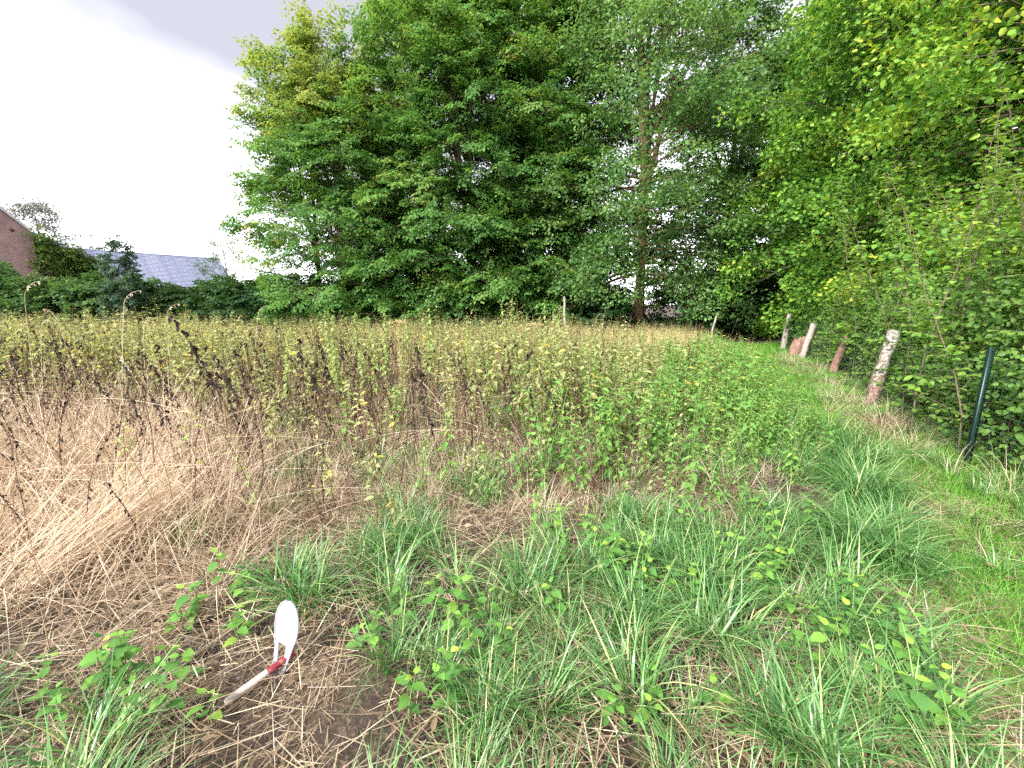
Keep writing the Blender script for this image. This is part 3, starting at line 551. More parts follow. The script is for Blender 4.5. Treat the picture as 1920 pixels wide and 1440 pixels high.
# green T post
gb = G(1813, 878); gb[2] = float(zg(gb[0], gb[1])); gt = P(1862, 652, gb[1]+.05)
e = empty('metal_fence_post', tuple(gb)); tag(e, 'dark green metal fence post standing in the hedge edge', 'post')
d = gt-gb; L_ = np.linalg.norm(d); zx = nrm(d); xx = nrm(np.cross([0, 1., 0], zx)); yx = np.cross(zx, xx); ax = np.stack([xx, yx, zx])
a = Acc(); bm_box(a, (-.026, -.003, -.25), (.026, .003, L_), ax=ax, org=(0, 0, 0)); obj('flange', a.mesh('flange', M['green_metal']), e)
a = Acc(); bm_box(a, (-.003, .004, -.25), (.003, .045, L_-.004), ax=ax, org=(0, 0, 0)); obj('web', a.mesh('web', M['green_metal']), e)
a = Acc(); bm_box(a, (-.007, -.012, -.006), (.007, -.0032, .006), ax=ax, org=(0, 0, 0)); stu = a.mesh('wire_lug', M['green_metal'])
for q in range(8): obj('wire_lug', stu, e, tuple(zx*(.12+q*.15)))
# wire mesh along the posts
line = [np.array([3.55, 1.2]), gb[:2]+[.03, 0], G(1634, 768)[:2]+[.05, 0], G(1562, 702)[:2]+[.05, 0], G(1506, 674)[:2], G(1470, 658)[:2], G(1460, 634)[:2]]
line = np.array(line); seg = np.concatenate([[0], np.cumsum(np.linalg.norm(np.diff(line, axis=0), axis=1))])
def fl(s): return np.stack([np.interp(s, seg, line[:, 0]), np.interp(s, seg, line[:, 1])], -1)
e = empty('wire_fence', (*line[1], float(zg(*line[1])))); tag(e, 'sagging dark green wire mesh strung behind the fence posts', 'fence'); eo = np.array(e.location)
ss = np.linspace(0, seg[-1], 90); q2 = fl(ss); lz_ = .10*np.sin(ss*1.1)
for hgt in (.12, .28, .44, .60, .76, .92, 1.06):
    a = Acc(); pts = np.stack([q2[:, 0]+.05*hgt+.12*hgt*sstep(2, 5, ss), q2[:, 1], zg(q2[:, 0], q2[:, 1])+hgt+lz_*hgt*.3], -1)-eo; tube(a, pts, .0022, 4); obj('wire', a.mesh('wire', M['wire']), e)
a = Acc()
for s in np.arange(.0, seg[-1], .15):
    p = fl(np.array([s]))[0]; z0 = float(zg(*p)); lean = .05+.12*float(sstep(2, 5, s)); h = 1.06+.10*math.sin(s*1.1)*.3*1.06
    tube(a, np.array([(p[0]+.05*.05, p[1], z0+.05), (p[0]+lean*h, p[1], z0+h)])-eo, .0016, 3)
stuff(obj('wire_mesh', a.mesh('wire_mesh', M['wire']), e))

# ================================================================== HAZEL HEDGE on the right
def hedge_shrub(seed, n_stem, hmin, hmax, spread, mat, leafL=.074, near=None):
    rng = np.random.default_rng(seed); w = Acc(); a = Acc(); PP, AA, NN, LL, TT = [], [], [], [], []
    for i in range(n_stem):
        b0 = np.array([rng.normal(0, spread*.45), rng.normal(0, spread*.5), 0]); h = rng.uniform(hmin, hmax); az = rng.uniform(0, 6.28); ln = R_(rng.uniform(3, 24)); n = 8
        g_ = np.linspace(0, 1, n); pts = b0 + np.stack([np.cos(az)*np.sin(ln)*h*g_**1.4, np.sin(az)*np.sin(ln)*h*g_**1.4, h*g_], -1) + .03*np.stack([np.sin(g_*9+i), np.cos(g_*8+i), 0*g_], -1)
        tube(w, pts, .009*(1-g_)+.003, 4); base_t = rng.normal(.45, .12)
        k2 = int(h*11)
        for j in range(k2):
            f = .08+.92*(j+rng.random())/k2; q = np.array([np.interp(f, g_, pts[:, c]) for c in range(3)]); a2 = rng.uniform(0, 6.28); l2 = rng.uniform(.2, .75)*(1.12-f); e2 = R_(rng.uniform(-5, 50))
            dr = np.array([math.cos(a2)*math.cos(e2), math.sin(a2)*math.cos(e2), math.sin(e2)]); end = q+dr*l2+[0, 0, -.12*l2]
            tube(w, [q, (q+end)/2+[0, 0, .03*l2], end], [.005, .003, .0015], 3)
            m = max(3, int(l2/.038)); fr = (np.arange(m)+.7)/m; pp = q+(end-q)*fr[:, None]; sgn = np.where(np.arange(m) % 2, 1, -1)
            sdv = np.array([-math.sin(a2), math.cos(a2), 0]); ad = dr*.6 + sdv*sgn[:, None]*.9 + rng.normal(0, .25, (m, 3)) + [0, 0, -.25]
            PP.append(pp); AA.append(ad); NN.append(np.array([0, 0, 1.])+rng.normal(0, .35, (m, 3))+.2*dr); LL.append(leafL*rng.uniform(.55, 1.25, m)); TT.append(base_t + .25*(f-.4)+rng.normal(0, .12, m))
        m = int(h*10); f = .3+.7*(np.arange(m)+.5)/m; pp = np.stack([np.interp(f, g_, pts[:, c]) for c in range(3)], -1); az2 = np.arange(m)*2.4
        PP.append(pp); AA.append(np.stack([np.cos(az2), np.sin(az2), .35+0*az2], -1)); NN.append(np.array([0, 0, 1.])+rng.normal(0, .3, (m, 3))); LL.append(leafL*rng.uniform(.6, 1.2, m)*(1.15-.5*f)); TT.append(base_t+.3*f+rng.normal(0, .1, m))
    PP, AA, NN = np.concatenate(PP), np.concatenate(AA), np.concatenate(NN); LL, TT = np.concatenate(LL), np.clip(np.concatenate(TT), 0, 1); ok = PP[:, 2] > .08
    PP, AA, NN, LL, TT = PP[ok], AA[ok], NN[ok], LL[ok], TT[ok]; sep = None
    if near is not None:
        dd = np.linalg.norm(PP-np.asarray(near), axis=1); o_ = np.argsort(dd); sep = o_[:260]; keep = o_[260:]
        sepd = (PP[sep], AA[sep], NN[sep], LL[sep], TT[sep]); PP, AA, NN, LL, TT = PP[keep], AA[keep], NN[keep], LL[keep], TT[keep]; sep = sepd
    leaves(a, PP, AA, NN, LL, LL*.85, TT, HEX)
    return w.mesh('hazel_stem', M['twig']), a.mesh('hazel_leaf', mat), sep
hz_labels = ['hazel shrub leaning over the dark green metal post', 'leafy hazel shrub between green metal post and lichen topped post', 'hazel shrub behind the stout lichen topped post', 'hazel shrub between lichen topped and reddish log posts',
             'hazel shrub hanging over the reddish log post', 'hazel shrub behind the bleached grey post', 'shrub at the far end of the hedge by the path end']
sm = [None, hedge_shrub(82, 26, 2.4, 4.2, 1.1, M['hazel']), hedge_shrub(83, 20, 1.9, 3.4, 1.0, M['hazel'])]
spots = [(5.45, 3.55, 0), (6.15, 5.0, 1), (7.0, 6.5, 2), (7.9, 8.1, 1), (8.8, 9.8, 2), (10.6, 12.3, 1), (12.2, 15.0, 2)]
for q, (X, Y, k) in enumerate(spots):
    z0 = float(zg(X, Y))
    e = empty('hazel_shrub', (X, Y, z0), (0, 0, 0 if q == 0 else q*1.7)); tag(e, hz_labels[q], 'shrub', 'hazel hedge behind the fence')
    if q == 0:
        ws, lv, sep = hedge_shrub(81, 30, 2.2, 4.0, 1.05, M['hazel'], near=np.array([-1.0, -.9, 1.6]))
        T, F = HEX; lm = []
        for tv in (.25, .5, .75):
            a = Acc(); a.add(T*np.array([1, .85, 1]), F, tv); lm.append(a.mesh('hazel_leaf_single', M['hazel']))
        PP, AA, NN, LL, TT = sep; A_ = nrm(AA); B_ = nrm(np.cross(NN, A_)); C_ = np.cross(A_, B_)
        for i in range(len(PP)):
            mt = Matrix(np.stack([A_[i], B_[i], C_[i]], 1).tolist()).to_euler(); obj('leaf', lm[i % 3], e, tuple(PP[i]), mt, float(LL[i]))
    else: ws, lv, _ = sm[k]
    stuff(obj('stem', ws, e)); stuff(obj('foliage', lv, e))
for (X, Y, k, r, sc, lb) in ((6.9, 3.4, 1, .4, 1.05, 'tall hazel shrub in second row above the green metal post'), (7.9, 5.6, 2, 2.1, 1.15, 'tall hazel shrub in second row behind the lichen topped post'), (9.2, 7.6, 1, 4.0, 1.1, 'tall hazel shrub in second row behind the reddish log post')):
    e = empty('hazel_shrub', (X, Y, float(zg(X, Y))), (0, 0, r)); e.scale = (sc,)*3; tag(e, lb, 'shrub', 'hazel hedge behind the fence'); stuff(obj('stem', sm[k][0], e)); stuff(obj('foliage', sm[k][1], e))
# creeper veil over the fence wire
rng = np.random.default_rng(90); n = 26000; s = rng.uniform(.2, seg[-1]-2.5, n)**1.0; q2 = fl(s); hgt = rng.beta(1.2, 1.2, n)*(2.0+.4*wob(s, s*.3, 1.6)); off = .10+.10*hgt+.42*rng.random(n)**1.5+.12*wob(s, hgt*2, 2.2)
off = off + sstep(3.1, 4.4, s)*.10; PPc = np.stack([q2[:, 0]+off*.92, q2[:, 1]-off*.38, zg(q2[:, 0], q2[:, 1])+hgt+.04], -1)
dens = .5+.5*wob(s, hgt*1.3, 2.0, 1.0); ok = rng.random(n) < .45+.75*dens; PPc = PPc[ok]; n = len(PPc)
a = Acc(); AA = np.stack([rng.normal(-.6, .6, n), rng.normal(-.3, .6, n), rng.normal(-.5, .4, n)], -1); NN = np.stack([rng.normal(-.5, .35, n), rng.normal(-.3, .35, n), rng.normal(.75, .3, n)], -1); LL = rng.uniform(.03, .07, n)
leaves(a, PPc-eo, AA, NN, LL, LL*.9, np.clip(rng.normal(.45, .2, n), 0, 1), HEX)
w = Acc()
for q in range(70):
    s0 = rng.uniform(.3, seg[-1]-3); p = fl(np.array([s0, s0+rng.normal(0, .25), s0+rng.normal(0, .5)])); o_ = rng.uniform(.1, .35); z0 = float(zg(p[0, 0], p[0, 1]))
    tube(w, np.array([(p[0, 0]+o_, p[0, 1], z0), (p[1, 0]+o_+.05, p[1, 1], z0+.6), (p[2, 0]+o_+.1, p[2, 1], z0+rng.uniform(.9, 1.5))])-eo, [.006, .004, .002], 3)
e = empty('creeper', tuple(eo)); tag(e, 'tangled leafy creeper covering the wire fence from the ground up', 'creeper'); stuff(obj('stem', w.mesh('creeper_stem', M['twig']), e)); stuff(obj('foliage', a.mesh('creeper_leaf', M['creeper']), e))

# ================================================================== FIELD PLANTS: source clumps
def nettle_mesh(seed, h, leafL, state, fresh=False):
    """one nettle stalk; returns stem acc and leaf acc (unit: metres, base at origin)"""
    rng = np.random.default_rng(seed); st = Acc(); lf = Acc(); n = 8; g_ = np.linspace(0, 1, n)
    az = rng.uniform(0, 6.28); ln = R_(rng.uniform(2, 16) if state != 'dead' else rng.uniform(6, 30)); pw = rng.uniform(1.2, 2.2)
    pts = np.stack([np.cos(az)*math.sin(ln)*h*g_**pw, np.sin(az)*math.sin(ln)*h*g_**pw, h*g_*math.cos(ln*.7)], -1) + .008*np.stack([np.sin(g_*11+seed), np.cos(g_*9+seed), 0*g_], -1)
    stt = .25 if state == 'dead' else .35
    tube(st, pts, .0042*(1-g_)+.0014, 4, tint=stt+.5*np.repeat(g_[:-1], 4)*(state != 'dead'))
    ipt = lambda f: np.stack([np.interp(f, g_, pts[:, c]) for c in range(3)], -1)
    if state == 'dead':
        m = int(h*20); f = .35+.65*(np.arange(m)+rng.random(m)*.8)/m; f = f[rng.random(m) < .8]; m = len(f); a2 = rng.uniform(0, 6.28, m)
        A = np.stack([np.cos(a2)*.55, np.sin(a2)*.55, -rng.uniform(.5, 1.3, m)], -1); L = leafL*rng.uniform(.5, 1.2, m)
        leaves(lf, ipt(f), A, nrm(rng.normal(0, 1, (m, 3))), L, L*.55, np.clip(rng.normal(.4, .3, m), 0, 1), WITH)
        return st, lf
    f0 = .12 if fresh else rng.uniform(.28, .5); m = int(h*(1-f0)/(.055 if not fresh else .06)); f = f0+(1-f0)*(np.arange(m)+.5)/m
    P_, A_, N_, L_, T_ = [], [], [], [], []
    for j in range(m):
        q = ipt(np.array([f[j]]))[0]; a0 = j*math.pi/2 + rng.uniform(-.4, .4)
        sz = leafL*(1.0-.62*((f[j]-f0)/(1-f0))**1.6)*rng.uniform(.6, 1.15)
        for s in (0, math.pi):
            if rng.random() < (.08 if fresh else .22): continue
            el = -rng.uniform(.05, .7)+.5*f[j]; d_ = np.array([math.cos(a0+s)*math.cos(el), math.sin(a0+s)*math.cos(el), math.sin(el)])
            P_.append(q+d_*.012); A_.append(d_); N_.append(np.array([0, 0, 1.])+rng.normal(0, .3, 3)); L_.append(sz); T_.append(rng.normal(.45, .13)+.18*f[j]+(.4 if rng.random() < .04 else 0))
            if rng.random() < .7:                                   # small leaves of the side shoot in the axil
                for _ in range(3):
                    d2 = nrm(d_*.6+rng.normal(0, .6, 3)+[0, 0, .35]); P_.append(q+d2*rng.uniform(.01, .05)); A_.append(d2); N_.append(np.array([0, 0, 1.])+rng.normal(0, .4, 3)); L_.append(sz*rng.uniform(.28, .5)); T_.append(rng.normal(.5, .12))
    leaves(lf, np.array(P_), np.array(A_), np.array(N_), np.array(L_), np.array(L_)*.62, np.clip(T_, 0, 1), NET)
    return st, lf
def join(st, lf):
    a = Acc()
    for s_, mi in ((st, 0), (lf, 1)):
        for V, F, T in zip(s_.V, s_.F, s_.T):
            pass
        off = a.n
        a.V += s_.V; a.F += [F+off for F in s_.F]; a.T += s_.T; a.MI += [np.full(len(F), mi, np.int32) for F in s_.F]; a.n += s_.n
    return a
def clump(seed, n, spread, L, Wd, th, curv, tint, mat, K=5, heads=0, mat2=None, flat=False):
    rng = np.random.default_rng(seed); a = Acc(); r = spread*np.sqrt(rng.random(n)); az0 = rng.uniform(0, 6.28, n)
    base = np.stack([r*np.cos(az0), r*np.sin(az0), np.full(n, -.01) if not flat else rng.uniform(.003, .05, n)], -1)
    az = az0+rng.normal(0, .9, n); Ln = rng.uniform(L[0], L[1], n); cv = rng.uniform(curv[0], curv[1], n)
    blades(a, rng, base, az, rng.uniform(th[0], th[1], n), cv, Ln, rng.uniform(Wd[0], Wd[1], n), np.clip(rng.normal(tint[0], tint[1], n), 0, 1), K)
    return a.mesh('clump', mat)
def stalks(seed, n, spread, L, th, mat, tint=(.6, .2)):
    """tall thin grass stalks with drooping seed heads"""
    rng = np.random.default_rng(seed); a = Acc()
    for i in range(n):
        az = rng.uniform(0, 6.28); r = spread*math.sqrt(rng.random()); b0 = np.array([r*math.cos(az), r*math.sin(az), 0]); az2 = rng.uniform(0, 6.28); ln = rng.uniform(*L); t0 = rng.uniform(*th); cv = rng.uniform(.1, .9)
        g_ = np.linspace(0, 1, 7); ang = t0+cv*g_**2; dx = np.concatenate([[0], np.cumsum(np.sin(ang[:-1]))])*ln/6; dz = np.concatenate([[0], np.cumsum(np.cos(ang[:-1]))])*ln/6
        pts = b0+np.stack([np.cos(az2)*dx, np.sin(az2)*dx, np.maximum(dz, .01)], -1); tt = np.clip(rng.normal(*tint), 0, 1); tube(a, pts, .0024*(1-g_)+.0010, 3, tint=tt)
        if rng.random() < .55:
            m = 14; f = rng.uniform(.84, 1, m); pp = np.stack([np.interp(f, g_, pts[:, c]) for c in range(3)], -1); dd = nrm(pts[-1]-pts[-2])
            leaves(a, pp, dd+rng.normal(0, .45, (m, 3)), rng.normal(0, 1, (m, 3)), .022, .006, np.clip(tt+.1, 0, 1))
    return a.mesh('stalks', mat)
class Src:
    def __init__(s, name): s.col = bpy.data.collections.new(name); s.n = 0; s.name = name
    def add(s, me): o = bpy.data.objects.new('%s_%02d' % (s.name, s.n), me); s.col.objects.link(o); s.n += 1
def scatter(name, src, X, Y, rng, scale, label, cat, tilt=.08, zoff=0.0, yaw=None, pick=None):
    X = np.asarray(X); n = len(X); me = bpy.data.meshes.new(name+'_points'); me.vertices.add(n)
    me.vertices.foreach_set('co', np.stack([X, Y, zg(X, Y)+zoff], -1).astype(np.float32).ravel())
    rot = np.stack([rng.normal(0, tilt, n), rng.normal(0, tilt, n), rng.uniform(0, 6.283, n) if yaw is None else yaw], -1).astype(np.float32)
    at = me.attributes.new('rot', 'FLOAT_VECTOR', 'POINT'); at.data.foreach_set('vector', rot.ravel())
    at = me.attributes.new('scl', 'FLOAT', 'POINT'); at.data.foreach_set('value', np.broadcast_to(scale, (n,)).astype(np.float32).copy())
    at = me.attributes.new('idx', 'INT', 'POINT'); at.data.foreach_set('value', (rng.integers(0, src.n, n) if pick is None else pick).astype(np.int32))
    o = obj(name, me); tag(o, label, cat, kind='stuff')
    t = bpy.data.node_groups.new(name+'_scatter', 'GeometryNodeTree'); t.interface.new_socket('Geometry', in_out='INPUT', socket_type='NodeSocketGeometry'); t.interface.new_socket('Geometry', in_out='OUTPUT', socket_type='NodeSocketGeometry')
    gi = t.nodes.new('NodeGroupInput'); go = t.nodes.new('NodeGroupOutput'); ip = t.nodes.new('GeometryNodeInstanceOnPoints'); ci = t.nodes.new('GeometryNodeCollectionInfo')
    ci.inputs['Collection'].default_value = src.col; ci.inputs['Separate Children'].default_value = True; ci.inputs['Reset Children'].default_value = True
    def na(nm, ty):
        k = t.nodes.new('GeometryNodeInputNamedAttribute'); k.data_type = ty; k.inputs['Name'].default_value = nm; return [s for s in k.outputs if s.enabled and s.name == 'Attribute'][0]
    er = t.nodes.new('FunctionNodeEulerToRotation'); t.links.new(na('rot', 'FLOAT_VECTOR'), er.inputs[0])
    t.links.new(gi.outputs[0], ip.inputs['Points']); t.links.new(ci.outputs[0], ip.inputs['Instance']); ip.inputs['Pick Instance'].default_value = True
    t.links.new(na('idx', 'INT'), ip.inputs['Instance Index']); t.links.new(er.outputs[0], ip.inputs['Rotation']); t.links.new(na('scl', 'FLOAT'), ip.inputs['Scale']); t.links.new(ip.outputs[0], go.inputs[0])
    md = o.modifiers.new('scatter', 'NODES'); md.node_group = t
    return o

# ---- zones
FX = np.array([-8, -3.5, -2.4, -1.6, -1.1, 0, .9, 1.6, 2.3, 3.2, 5, 9]); FY = np.array([1.0, 1.35, 1.75, 2.2, 2.5, 2.65, 2.75, 3.0, 3.3, 4.0, 7, 14])
def front(x): return np.interp(x, FX, FY)
def zones(x, y):
    e = pathL(y)-x; fr = y-front(x)-.15*wob(x, y, 2.3)
    infield = sstep(-.15, .35, fr)*sstep(.0, .45, e)
    straw = sstep(.52, .95, -x/np.maximum(y, .5)+.12*wob(x, y, .8))*(1-sstep(3.8, 6.2, y))
    gold = np.exp(-((x-4.3)/1.9)**2-((y-12.8)/2.6)**2) + .9*sstep(-.2, .6, np.exp(-((x+8.0)/3.6)**2-((y-20.5)/2.6)**2)) + sstep(15, 19, y)*.6
    gold = np.clip(gold, 0, 1); green = np.exp(-(np.maximum(e-.2, 0)/2.0)**1.8)*sstep(2.6, 3.4, y)*(1-sstep(9, 12, y))
    return e, fr, infield, straw, gold, green
def cand(rng, dens, y0, y1, wid=1.35, pad=1.6):
    A_ = wid*(y1*y1-y0*y0)+2*pad*(y1-y0); n = int(A_*dens); y = np.sqrt(rng.uniform(y0*y0, y1*y1, n)) ; x = rng.uniform(-1, 1, n)*(wid*y+pad); return x, y
def lod(rng, y, y0=5.0, p=.9): return rng.random(len(y)) < np.minimum(1, (y0/np.maximum(y, .1))**p)

rng = np.random.default_rng(2024)
# ---- living nettles
nt_src = Src('nettle_source')
for k in range(8): st, lf = nettle_mesh(100+k, 1.0, .098, 'live'); nt_src.add(join(st, lf).mesh('nettle', [M['stem'], M['nettle']]))
ng_src = Src('green_nettle_source')
for k in range(6): st, lf = nettle_mesh(120+k, .8, .125, 'live', True); ng_src.add(join(st, lf).mesh('green_nettle', [M['green_stem'], M['nettle_green']]))
nd_src = Src('dead_nettle_source')
for k in range(6): st, lf = nettle_mesh(140+k, 1.0, .040, 'dead'); nd_src.add(join(st, lf).mesh('dead_nettle', [M['stem'], M['dead']]))
x, y = cand(rng, 62, 1.6, 24); e_, fr, inf, stw, gld, grn = zones(x, y)
patch = .60+.75*wob(x, y, .9, 3)
pr = inf*(.35+.45*sstep(.3, 2.8, fr))*(1-.78*stw)*(1-.85*gld)*np.clip(patch, .15, 1.1)*(1-.7*grn)*(1-.6*sstep(-.2, -1.6, x)*(1-sstep(5.5, 7.5, y))); ok = (rng.random(len(x)) < pr) & lod(rng, y, 6, 1.0); x, y = x[ok], y[ok]; e_, fr = e_[ok], fr[ok]
hs = (.66+.50*sstep(0, 2.6, fr))*rng.uniform(.55, 1.18, len(x))*(1-.42*np.exp(-(np.maximum(e_, 0)/2.4)**2)) *(1-.16*sstep(0, -1.6, x)*(1-sstep(5.5, 8, y))) + .10*sstep(-4, -9, x)*sstep(5, 8, y)
hs = hs*(1+.20*wob(x, y, .75, 4))*(1-.16*sstep(9, 13, y))*(1.06+.10*np.exp(-((x-.2)/2.2)**2-((y-6)/2.5)**2))
near = np.argsort(y)[:150]; mask = np.ones(len(x), bool); mask[near] = False
scatter('nettle_bed', nt_src, x[mask], y[mask], rng, hs[mask], 'pale green and brown nettle bed filling the field', 'nettles', .10)
nm_parts = []
for k in range(8): st, lf = nettle_mesh(100+k, 1.0, .098, 'live'); nm_parts.append((st.mesh('nettle_stem', M['stem']), lf.mesh('nettle_leaves', M['nettle'])))
for q, i in enumerate(near):
    s_, l_ = nm_parts[q % 8]; e = empty('nettle', (x[i], y[i], float(zg(x[i], y[i]))), (rng.normal(0, .1), rng.normal(0, .1), rng.uniform(0, 6.28))); e.scale = (hs[i],)*3
    zn = 'at the bed edge by pale straw' if x[i] < -1.6 else 'at the bed edge near fresh green nettles' if x[i] > 1.2 else 'at the bed edge above green grass tufts'
    sz = 'tall leggy' if hs[i] > .85 else 'knee high' if hs[i] < .55 else 'thigh high'
    tag(e, sz+' pale nettle with brown stem '+zn, 'nettle', 'nettles along the front of the bed'); obj('stem', s_, e); stuff(obj('foliage', l_, e))
# green nettles by the path
x, y = cand(rng, 95, 2.4, 16); e_, fr, inf, stw, gld, grn = zones(x, y); pr = inf*grn*np.clip(.65+.5*wob(x, y, 1.1, 1), .15, 1)*(e_ > .2); ok = (rng.random(len(x)) < pr) & lod(rng, y, 7, 1)
x, y, fr, e_ = x[ok], y[ok], fr[ok], e_[ok]
scatter('green_nettle_patch', ng_src, x, y, rng, (.62+.50*sstep(0, 1.6, fr)*sstep(.1, .9, e_))*rng.uniform(.75, 1.15, len(x)), 'fresh green nettles growing beside the trodden path', 'nettles', .12)
# withered stalks among the living ones
x, y = cand(rng, 22, 2.2, 18); e_, fr, inf, stw, gld, grn = zones(x, y); pr = inf*(.25+.75*sstep(1.5, -3.5, x))*(1-.8*grn)*np.clip(.5+.7*wob(x, y, .7, 5), .05, 1)*(1-.6*gld); ok = (rng.random(len(x)) < pr) & lod(rng, y, 7, 1.1); x, y, fr = x[ok], y[ok], fr[ok]
hsd = (.7+.45*sstep(0, 2.4, fr))*rng.uniform(.65, 1.2, len(x))
scatter('withered_nettles', nd_src, x, y, rng, hsd, 'dark withered nettle stalks with shrivelled black leaves', 'nettles', .14)
# bare thin brown stems that give the bed its dark verticals
bs_src = Src('bare_stem_source')
for k in range(4):
    a = Acc(); r2 = np.random.default_rng(160+k)
    for i in range(7):
        az = r2.uniform(0, 6.28); rr = .16*math.sqrt(r2.random()); h = r2.uniform(.45, .95); ln = r2.uniform(0, .22); b0 = np.array([rr*math.cos(az), rr*math.sin(az), 0]); g_ = np.linspace(0, 1, 4)
        tube(a, b0+np.stack([math.cos(az*2)*ln*h*g_**1.5, math.sin(az*2)*ln*h*g_**1.5, h*g_], -1), .0034*(1-g_)+.0012, 3, tint=r2.uniform(0, .7))
    bs_src.add(a.mesh('bare_stems', M['stem']))
x, y = cand(rng, 7, 2.2, 14); e_, fr, inf, stw, gld, grn = zones(x, y); ok = (rng.random(len(x)) < inf*(1-.8*stw)*(1-.6*grn)*(1-gld)) & lod(rng, y, 6, 1.2); x, y, fr = x[ok], y[ok], fr[ok]
scatter('bare_stems', bs_src, x, y, rng, (.55+.5*sstep(0, 2, fr))*rng.uniform(.8, 1.15, len(x)), 'bare reddish brown stems standing between the nettles', 'stems', .1)

# ---- straw
dg_src = Src('dry_grass_source')
for k in range(6): dg_src.add(clump(200+k, 34, .17, (.35, .85), (.0035, .0078), (.05, .8), (.3, 2.1), (.55, .24), M['straw'], 5))
for k in range(4): dg_src.add(stalks(210+k, 7, .18, (.5, 1.05), (.02, .7), M['straw'], (.6, .22)))
x, y = cand(rng, 34, 1.1, 15); e_, fr, inf, stw, gld, grn = zones(x, y)
pr = inf*np.clip(.62+.85*stw+.15*wob(x, y, 1.7, 4), .05, 1)*(1-.55*grn); ok = (rng.random(len(x)) < pr) & lod(rng, y, 5, 1); x, y, fr = x[ok], y[ok], fr[ok]; st_ = stw[ok]
scatter('dry_grass', dg_src, x, y, rng, (.48+.20*sstep(0, 1.5, fr)+.46*st_)*rng.uniform(.7, 1.2, len(x)), 'tangle of pale pinkish dry grass across the field', 'grass', .16, pick=np.where(rng.random(len(x)) < .85, rng.integers(0, 6, len(x)), rng.integers(6, 10, len(x))))
gg_src = Src('golden_grass_source')
for k in range(5): gg_src.add(clump(220+k, 60, .22, (.4, .9), (.003, .006), (.02, .45), (.15, 1.1), (.55, .22), M['gold'], 4))
x, y = cand(rng, 20, 8, 26); e_, fr, inf, stw, gld, grn = zones(x, y); ok = (rng.random(len(x)) < np.clip(gld*1.1, 0, 1)*sstep(.2, .8, e_)*(.55+.45*wob(x, y, .6, 2)+.25)) & lod(rng, y, 14, 1); x, y = x[ok], y[ok]
scatter('golden_grass', gg_src, x, y, rng, rng.uniform(.75, 1.2, len(x)), 'golden dry grass at the far edge of the field', 'grass', .08)
# matted litter on the ground
lt_src = Src('litter_source')
for k in range(5):
    r2 = np.random.default_rng(230+k); a = Acc(); n = 90; b0 = np.stack([r2.uniform(-.28, .28, n), r2.uniform(-.28, .28, n), r2.uniform(.004, .05, n)], -1)
    blades(a, r2, b0, r2.uniform(0, 6.28, n), r2.uniform(1.35, 1.62, n), r2.uniform(-.25, .25, n), r2.uniform(.06, .32, n), r2.uniform(.0022, .0062, n), np.clip(r2.normal(.45, .27, n), 0, 1), 3, twist=1.2, tip=.5)
    m = 9; leaves(a, np.stack([r2.uniform(-.28, .28, m), r2.uniform(-.28, .28, m), r2.uniform(.01, .05, m)], -1), r2.normal(0, 1, (m, 3))*[1, 1, .2], np.array([0, 0, 1.])+r2.normal(0, .35, (m, 3)), r2.uniform(.025, .06, m), r2.uniform(.018, .04, m), r2.uniform(0, .45, m), WITH)
    lt_src.add(a.mesh('litter', M['litter']))
x, y = cand(rng, 46, .7, 12); e_, fr, inf, stw, gld, grn = zones(x, y)
strawpatch = np.zeros(len(x))
for (px, py, r) in ((1720, 960, .36), (1645, 800, .46), (1860, 1430, .4), (1510, 690, .95), (1570, 725, .55), (1800, 1010, .2)):
    p = G(px, py); strawpatch = np.maximum(strawpatch, np.exp(-((x-p[0])**2+(y-p[1])**2)/r**2))
onp = sstep(.1, -.2, e_)
pr = np.clip((1-onp)*(.5+.35*wob(x, y, 1.9, 7)) + onp*(.05+1.0*strawpatch), 0, 1); sk = G(478, 1290); ok = (rng.random(len(x)) < pr) & lod(rng, y, 4, 1) & (np.hypot(x-sk[0], y-sk[1]) > .30); x, y = x[ok], y[ok]
scatter('straw_litter', lt_src, x, y, rng, rng.uniform(.7, 1.25, len(x)), 'matted dead straw lying on the bare soil', 'straw', .06)
# long single straws lying slanted across everything
ls_src = Src('long_straw_source')
for k in range(5):
    r2 = np.random.default_rng(240+k); a = Acc()
    for i in range(3):
        ln = r2.uniform(.7, 1.4); az = r2.uniform(-.5, .5); g_ = np.linspace(-.5, .5, 7); tube(a, np.stack([math.cos(az)*ln*g_, math.sin(az)*ln*g_+r2.uniform(-.2, .2), .32+r2.uniform(-.1, .15)+g_*r2.uniform(-.35, .35)-.25*g_**2], -1), .0022, 3, tint=r2.uniform(.6, 1))
    ls_src.add(a.mesh('long_straw', M['straw']))
x, y = cand(rng, 3.2, 1.2, 9); e_, fr, inf, stw, gld, grn = zones(x, y); ok = rng.random(len(x)) < inf*np.clip(.3+.8*stw, 0, 1)*(1-.6*grn); x, y, fr = x[ok], y[ok], fr[ok]
scatter('long_straws', ls_src, x, y, rng, rng.uniform(.7, 1.15, len(x)), 'long pale straws fallen slantwise over the field plants', 'straw', .12, zoff=-.05+.25*sstep(0, 2, fr))

